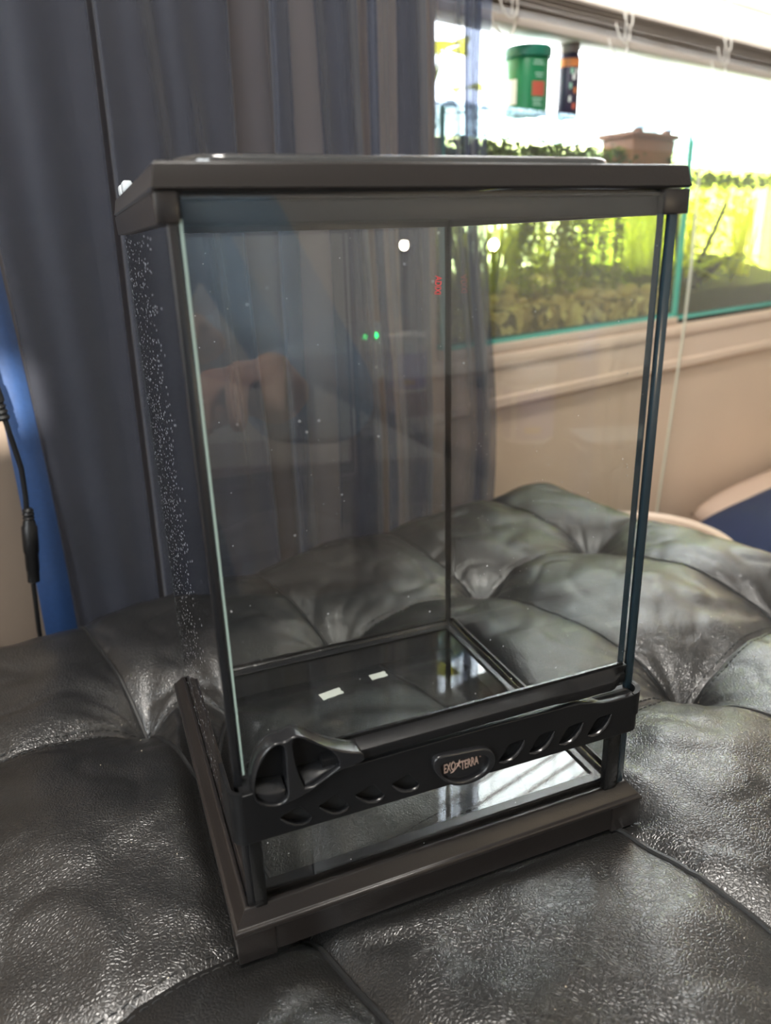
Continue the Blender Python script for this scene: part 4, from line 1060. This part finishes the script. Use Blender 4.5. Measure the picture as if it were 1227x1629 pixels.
# ================================================================== right: bin and cushions
M['cream'] = pbr('cream_plastic', (0.72, 0.58, 0.47), 0.45)
bn_ = empty('cream_bin', (0, 0, 0)); tag(bn_, 'cream round plastic bin standing on the floor beyond the ottoman', 'bin')
bc = (0.632, 0.500)
b = MB(); b.lathe([(0.085, Z0), (0.088, Z0 + .004), (0.108, -0.125), (0.1145, -0.118), (0.1145, -0.110), (0.1095, -0.1075), (0.1045, -0.112), (0.085, Z0 + .008)], (bc[0], bc[1], 0), 48); b.build('shell', M['cream'], bn_, smooth=True)
M['navy'] = pbr('navy_fabric', (0.007, 0.016, 0.060), 0.85, bump=0.3, bscale=900); M['beige_fab'] = pbr('beige_fabric', (0.66, 0.50, 0.40), 0.85, bump=0.3, bscale=900)
def cushion(name, mat, center, sx, sy, sz, rot, lab):
    n_ = 22; vs = []; fs = []
    for side in (1, -1):
        for j in range(n_ + 1):
            for i in range(n_ + 1):
                u, v = 2 * i / n_ - 1, 2 * j / n_ - 1
                z = side * sz * (max(0, (1 - u ** 4) * (1 - v ** 4))) ** 0.55; k_ = 1 - 0.06 * (u * u * v * v) - 0.05 * (1 - abs(u)) * v * v
                vs.append((u * sx * k_, v * sy * k_, z))
    h = (n_ + 1) ** 2
    for j in range(n_):
        for i in range(n_):
            p = j * (n_ + 1) + i; fs.append((p, p + 1, p + n_ + 2, p + n_ + 1)); fs.append((h + p, h + p + n_ + 1, h + p + n_ + 2, h + p + 1))
    me = bpy.data.meshes.new(name); me.from_pydata(vs, [], fs); bm = bmesh.new(); bm.from_mesh(me); bmesh.ops.remove_doubles(bm, verts=bm.verts, dist=1e-5); bm.to_mesh(me); bm.free()
    o = link(name, me, mat, None, True); o.location = center; o.rotation_euler = rot; tag(o, lab, 'cushion'); return o
cushion('cushion', M['navy'], (*WP(1.16, 0.27, 0).xy, -0.240), 0.27, 0.12, 0.092, (0.0, 0.0, 0.297), 'navy blue cushion at the right edge below the window')
cushion('cushion', M['beige_fab'], (*WP(1.62, 0.47, 0).xy, -0.290), 0.30, 0.085, 0.047, (0.0, 0.0, 0.297), 'thin beige cushion behind the navy one below the window')
st_ = empty('low_bench', (0, 0, 0), TH); tag(st_, 'low wooden bench carrying the two cushions at the right edge', 'bench')
wbox('seat', M['wood_dark'], st_, 0.90, 1.96, 0.12, 0.575, -0.37, -0.334, bevel=0.005)
for a in (0.94, 1.92):
    for n in (0.16, 0.53): wbox('leg', M['wood_dark'], st_, a - .02, a + .02, n - .02, n + .02, Z0, -0.3705)

# ================================================================== behind the camera: side table, lamp and jars (seen mirrored in the panes)
tb = empty('side_table', (0.62, -0.70, Z0)); tag(tb, 'wooden side table behind the photographer, mirrored in the terrarium glass', 'table')
M['wood'] = pbr('brown_wood', (0.10, 0.05, 0.028), 0.4, var=0.3, vscale=10)
TZ = 0.040
box('table_top', M['wood'], tb, -0.24, 0.34, -0.30, 0.26, TZ - Z0 - 0.025, TZ - Z0, bevel=0.004)
for sx in (-0.21, 0.31):
    for sy in (-0.27, 0.23): box('leg', M['wood'], tb, sx - .018, sx + .018, sy - .018, sy + .018, 0, TZ - Z0 - 0.0255, bevel=0.002)
M['purple'] = pbr('purple_label', (0.30, 0.25, 0.55), 0.5); M['yellow'] = pbr('yellow_label', (0.75, 0.45, 0.05), 0.5)
def jar(loc, h, r, lab, rz):
    e_ = empty('supplement_jar', loc, rz); tag(e_, lab, 'jar')
    b = MB(); b.lathe([(r * .92, 0), (r, .003), (r, h * .74), (r * .85, h * .78), (r * .85, h * .80)], seg=32); b.build('body', M['white'], e_, smooth=True)
    b = MB(); b.lathe([(r * .98, h * .80), (r * 1.02, h * .81), (r * 1.02, h * .98), (r * .96, h)], seg=32); b.build('cap', M['white'], e_, smooth=True)
    for k in range(3):
        wrap('label', M['purple'], e_, r + .0004, 120 * k + 8, 120 * k + 112, h * .08, h * .70, 16); wrap('label_mark', M['yellow'], e_, r + .0009, 120 * k + 60, 120 * k + 95, h * .16, h * .24, 6)
jar((0.470, -0.530, TZ), 0.092, 0.031, 'white capped jar with purple label standing on the side table', 0.6)
jar((0.500, -0.600, TZ), 0.055, 0.028, 'smaller white capped jar standing behind the purple one', 1.6)
b = MB(); b.box(-0.05, 0.05, -0.035, 0.035, 0, 0.001); o = b.build('paper_sheet', M['paper']); o.location = (0.58, -0.50, TZ + 0.0001); o.rotation_euler = (0, 0, 0.3); tag(o, 'small white sheet of paper lying on the side table', 'paper')
lp = empty('desk_lamp', (0.615, -0.878, TZ)); tag(lp, 'small desk lamp with tiny warm bulb on the side table', 'lamp')
b = MB(); b.lathe([(0.040, 0), (0.041, .005), (0.020, .010), (0.006, .018), (0.005, .19), (0.008, .20), (0.009, .215)], seg=28); b.build('base', M['plastic'], lp, smooth=True)
M['bulb'] = pbr('warm_bulb', (1, 0.8, 0.5), 0.3, emit=(1.0, 0.78, 0.50), estr=700.0)
b = MB(); b.lathe([(0.004, .2155), (0.0062, .219), (0.0072, .2235), (0.0062, .2285), (0.001, .2315)], seg=20); b.build('bulb', M['bulb'], lp, smooth=True)
# unseen ceiling light, added for fill and for highlights on the leather
cl = empty('added_ceiling_light', WP(-0.10, -0.20, Z1)); tag(cl, 'round frosted ceiling light added above the ottoman for fill', 'ceiling light')
b = MB(); b.lathe([(0.17, -0.001), (0.17, -0.02), (0.16, -0.03)], seg=40); b.build('rim', M['white'], cl, smooth=True)
M['diffuser'] = pbr('lit_diffuser', (0.9, 0.85, 0.75), 0.4, emit=(1.0, 0.95, 0.88), estr=18.0)
b = MB(); b.lathe([(0.155, -0.030), (0.13, -0.055), (0.08, -0.072), (0.01, -0.078)], seg=40); b.build('diffuser', M['diffuser'], cl, smooth=True)
pd = bpy.data.lights.new('added_ceiling_fill', 'AREA'); pd.shape = 'DISK'; pd.size = 0.34; pd.energy = 16.0; pd.color = (1.0, 0.95, 0.88)  # extra area lamp under the diffuser, added as fill
po = bpy.data.objects.new('added_ceiling_fill', pd); COL.objects.link(po); po.location = WP(-0.10, -0.20, Z1 - 0.085)

# ================================================================== the photographer, kneeling behind the phone (mirrored in the door glass)
def ball(mb, c, rx, ry=None, rz=None, seg=14):
    ry = ry or rx; rz = rz or rx; vs = []; fs = []
    for j in range(1, seg):
        for i in range(seg): a = 2 * pi * i / seg; b_ = pi * j / seg; vs.append((c[0] + rx * sin(b_) * cos(a), c[1] + ry * sin(b_) * sin(a), c[2] + rz * cos(b_)))
    vs += [(c[0], c[1], c[2] + rz), (c[0], c[1], c[2] - rz)]; t0 = (seg - 1) * seg
    for j in range(seg - 2):
        for i in range(seg): p_ = j * seg + i; q_ = j * seg + (i + 1) % seg; fs.append((p_, p_ + seg, q_ + seg, q_))
    for i in range(seg): fs += [(t0, i, (i + 1) % seg), (t0 + 1, (seg - 2) * seg + (i + 1) % seg, (seg - 2) * seg + i)]
    mb.add(vs, fs)
def limb(mb, pts, rad, n=5):
    P_ = []; R_ = []
    for i in range(len(pts) - 1):
        for k in range(n): u = k / n; P_.append(Vector(pts[i]).lerp(Vector(pts[i + 1]), u)); R_.append(rad[i] + (rad[i + 1] - rad[i]) * u)
    P_.append(Vector(pts[-1])); R_.append(rad[-1])
    mb.tube(P_, R_, 12)
    for q, r in zip(pts, rad): ball(mb, q, r * 0.98, seg=10)
def fused(name, mb, voxel, mat, parent, smooth_it=6):
    o = mb.build(name + '_raw', None)
    md = o.modifiers.new('r', 'REMESH'); md.mode = 'VOXEL'; md.voxel_size = voxel
    sm_ = o.modifiers.new('s', 'SMOOTH'); sm_.factor = 0.5; sm_.iterations = smooth_it
    dg = bpy.context.evaluated_depsgraph_get(); dg.update()
    me = bpy.data.meshes.new_from_object(o.evaluated_get(dg)); bpy.data.objects.remove(o, do_unlink=True)
    me.name = name; me.materials.clear()
    return link(name, me, mat, parent, True)
RT, UP, BK = CR.col[0].copy(), CR.col[1].copy(), CR.col[2].copy()
ph = CP + BK * 0.014 - UP * 0.052 - RT * 0.018          # phone centre, its back facing the scene
phone = empty('phone', ph); phone.rotation_euler = CR.to_euler(); tag(phone, 'dark smartphone held up by the photographer', 'phone')
box('case', M['plastic'], phone, -0.038, 0.038, -0.080, 0.080, -0.0045, 0.0045, bevel=0.004)
box('camera_bar', M['plastic_gloss'], phone, -0.036, 0.010, 0.045, 0.062, -0.006, -0.0046)
box('screen', pbr('phone_screen', (0.02, 0.02, 0.025), 0.1), phone, -0.035, 0.035, -0.076, 0.076, 0.0046, 0.0052)
M['skin'] = pbr('skin', (0.55, 0.34, 0.25), 0.5); M['hair'] = pbr('dark_hair', (0.03, 0.02, 0.015), 0.6, var=0.4, vscale=80)
M['sweater'] = pbr('pale_blue_sweater', (0.22, 0.33, 0.44), 0.85, var=0.15, vscale=40, bump=0.6, bscale=350); M['jeans'] = pbr('navy_jeans', (0.018, 0.026, 0.055), 0.85, var=0.2, vscale=60)
pz = empty('person', (-0.06, -0.78, Z0)); tag(pz, 'person kneeling in pale blue sweater and navy jeans, holding up a phone', 'person')
inv = pz.matrix_basis.inverted()
def V(x, y, z): return Vector((x + 0.06, y + 0.78, z - Z0))
pelv, sp1, chest, neck, headc = V(-.05, -.80, -.10), V(-.045, -.76, .10), V(-.035, -.70, .29), V(-.03, -.665, .42), V(-.028, -.615, .545)
shR, shL = V(.135, -.70, .345), V(-.205, -.70, .345)
elR, wrR = V(.215, -.52, .12), V(.125, -.365, .155)
elL = V(-.235, -.50, .10)
wl_ = ph - UP * 0.135 + BK * 0.030
wrL = V(wl_.x, wl_.y, wl_.z)
hipR, hipL, knR, knL, anR, anL = V(.04, -.80, -.13), V(-.14, -.80, -.13), V(.08, -.52, -.375), V(-.17, -.52, -.375), V(.07, -.93, -.385), V(-.16, -.93, -.385)
# skin: head, neck, hands
mb = MB()
ball(mb, headc, .074, .092, .112, 20); ball(mb, headc + Vector((0, .035, -.055)), .055, .058, .058)
limb(mb, [neck - Vector((0, .01, .05)), headc - Vector((0, .01, .04))], [.056, .052])
limb(mb, [headc + Vector((0, .086, .012)), headc + Vector((0, .108, -.022))], [.008, .015]); ball(mb, headc + Vector((0, .083, -.055)), .024, .012, .010)
for sx in (-1, 1): ball(mb, headc + Vector((sx * .074, -.005, -.005)), .010, .022, .034)
def hand(wr, palm_dir, side, spread, curl, thumb):
    pd_ = palm_dir.normalized(); sd_ = side.normalized(); nr = pd_.cross(sd_).normalized()
    limb(mb, [wr - pd_ * .07, wr], [.030, .026])
    pc = wr + pd_ * .045
    for k in (-1, 0, 1): limb(mb, [wr + sd_ * .010 * k, wr + pd_ * .085 + sd_ * .022 * k], [.017, .0135])
    for k, ln in ((-1.5, .066), (-.5, .080), (.5, .085), (1.5, .076)):
        p0 = wr + pd_ * .085 + sd_ * .0185 * k; d = (pd_ + sd_ * spread * k).normalized(); pts = [p0]; c = curl * .6
        for f_ in (.45, .32, .23):
            pts.append(pts[-1] + (d * cos(c) + nr * sin(c)) * ln * f_); c += curl
        limb(mb, pts, [.0098, .0090, .0084, .0068], 3)
    s_ = thumb; p0 = wr + pd_ * .022 + sd_ * s_ * .024
    limb(mb, [p0, p0 + (pd_ * .5 + sd_ * s_ * .8 + nr * .3) * .040, p0 + (pd_ * .95 + sd_ * s_ * .85 + nr * .55) * .062], [.013, .0105, .0085], 3)
hand(wrR, Vector((-.35, .55, .25)), Vector((.7, .35, .2)), .10, .45, -1)
hand(wrL, UP, RT, .05, -.10, 1)
fused('body', mb, 0.0035, M['skin'], pz, 3)
# eyes and hair
for sx in (-1, 1):
    b = MB(); ball(b, headc + Vector((sx * .031, .080, .010)), .0125); b.build('eye', M['white'], pz, smooth=True)
    b = MB(); ball(b, headc + Vector((sx * .031, .0895, .009)), .0055); b.build('iris', M['bark'], pz, smooth=True)
mb = MB(); ball(mb, headc + Vector((0, -.014, .030)), .082, .092, .098, 20); ball(mb, headc + Vector((0, -.045, -.03)), .078, .060, .10); fused('hair', mb, 0.006, M['hair'], pz, 4)
# sweater
mb = MB(); ball(mb, chest, .165, .105, .15, 18); ball(mb, sp1, .150, .105, .17, 18); ball(mb, pelv + Vector((0, 0, .05)), .155, .115, .10, 18)
limb(mb, [chest, sp1, pelv], [.12, .115, .12])
limb(mb, [shL, (shL + shR) / 2 + Vector((0, -.01, .03)), shR], [.066, .070, .066]); limb(mb, [chest + Vector((0, 0, .08)), neck], [.085, .062])
limb(mb, [shR, elR, wrR + (elR - wrR) * .10], [.066, .052, .040]); limb(mb, [shL, elL, wrL + (elL - wrL) * .10], [.066, .052, .040])
for (e_, w_) in ((elR, wrR), (elL, wrL)):
    for u in (.30, .45, .62, .80): q = e_.lerp(w_, u); ball(mb, q + Vector((0, 0, .004)), .049 - .010 * u, seg=10)
fused('sweater', mb, 0.007, M['sweater'], pz, 2)
# jeans and shoes
mb = MB(); ball(mb, pelv, .160, .125, .11, 18)
for h_, k_, a_ in ((hipR, knR, anR), (hipL, knL, anL)): limb(mb, [h_, k_, a_], [.092, .064, .044])
fused('jeans', mb, 0.008, M['jeans'], pz, 3)
for a_ in (anR, anL):
    b = MB(); ball(b, a_ + Vector((0, -.07, .002)), .042, .105, .040); b.build('shoe', M['plastic'], pz, smooth=True)
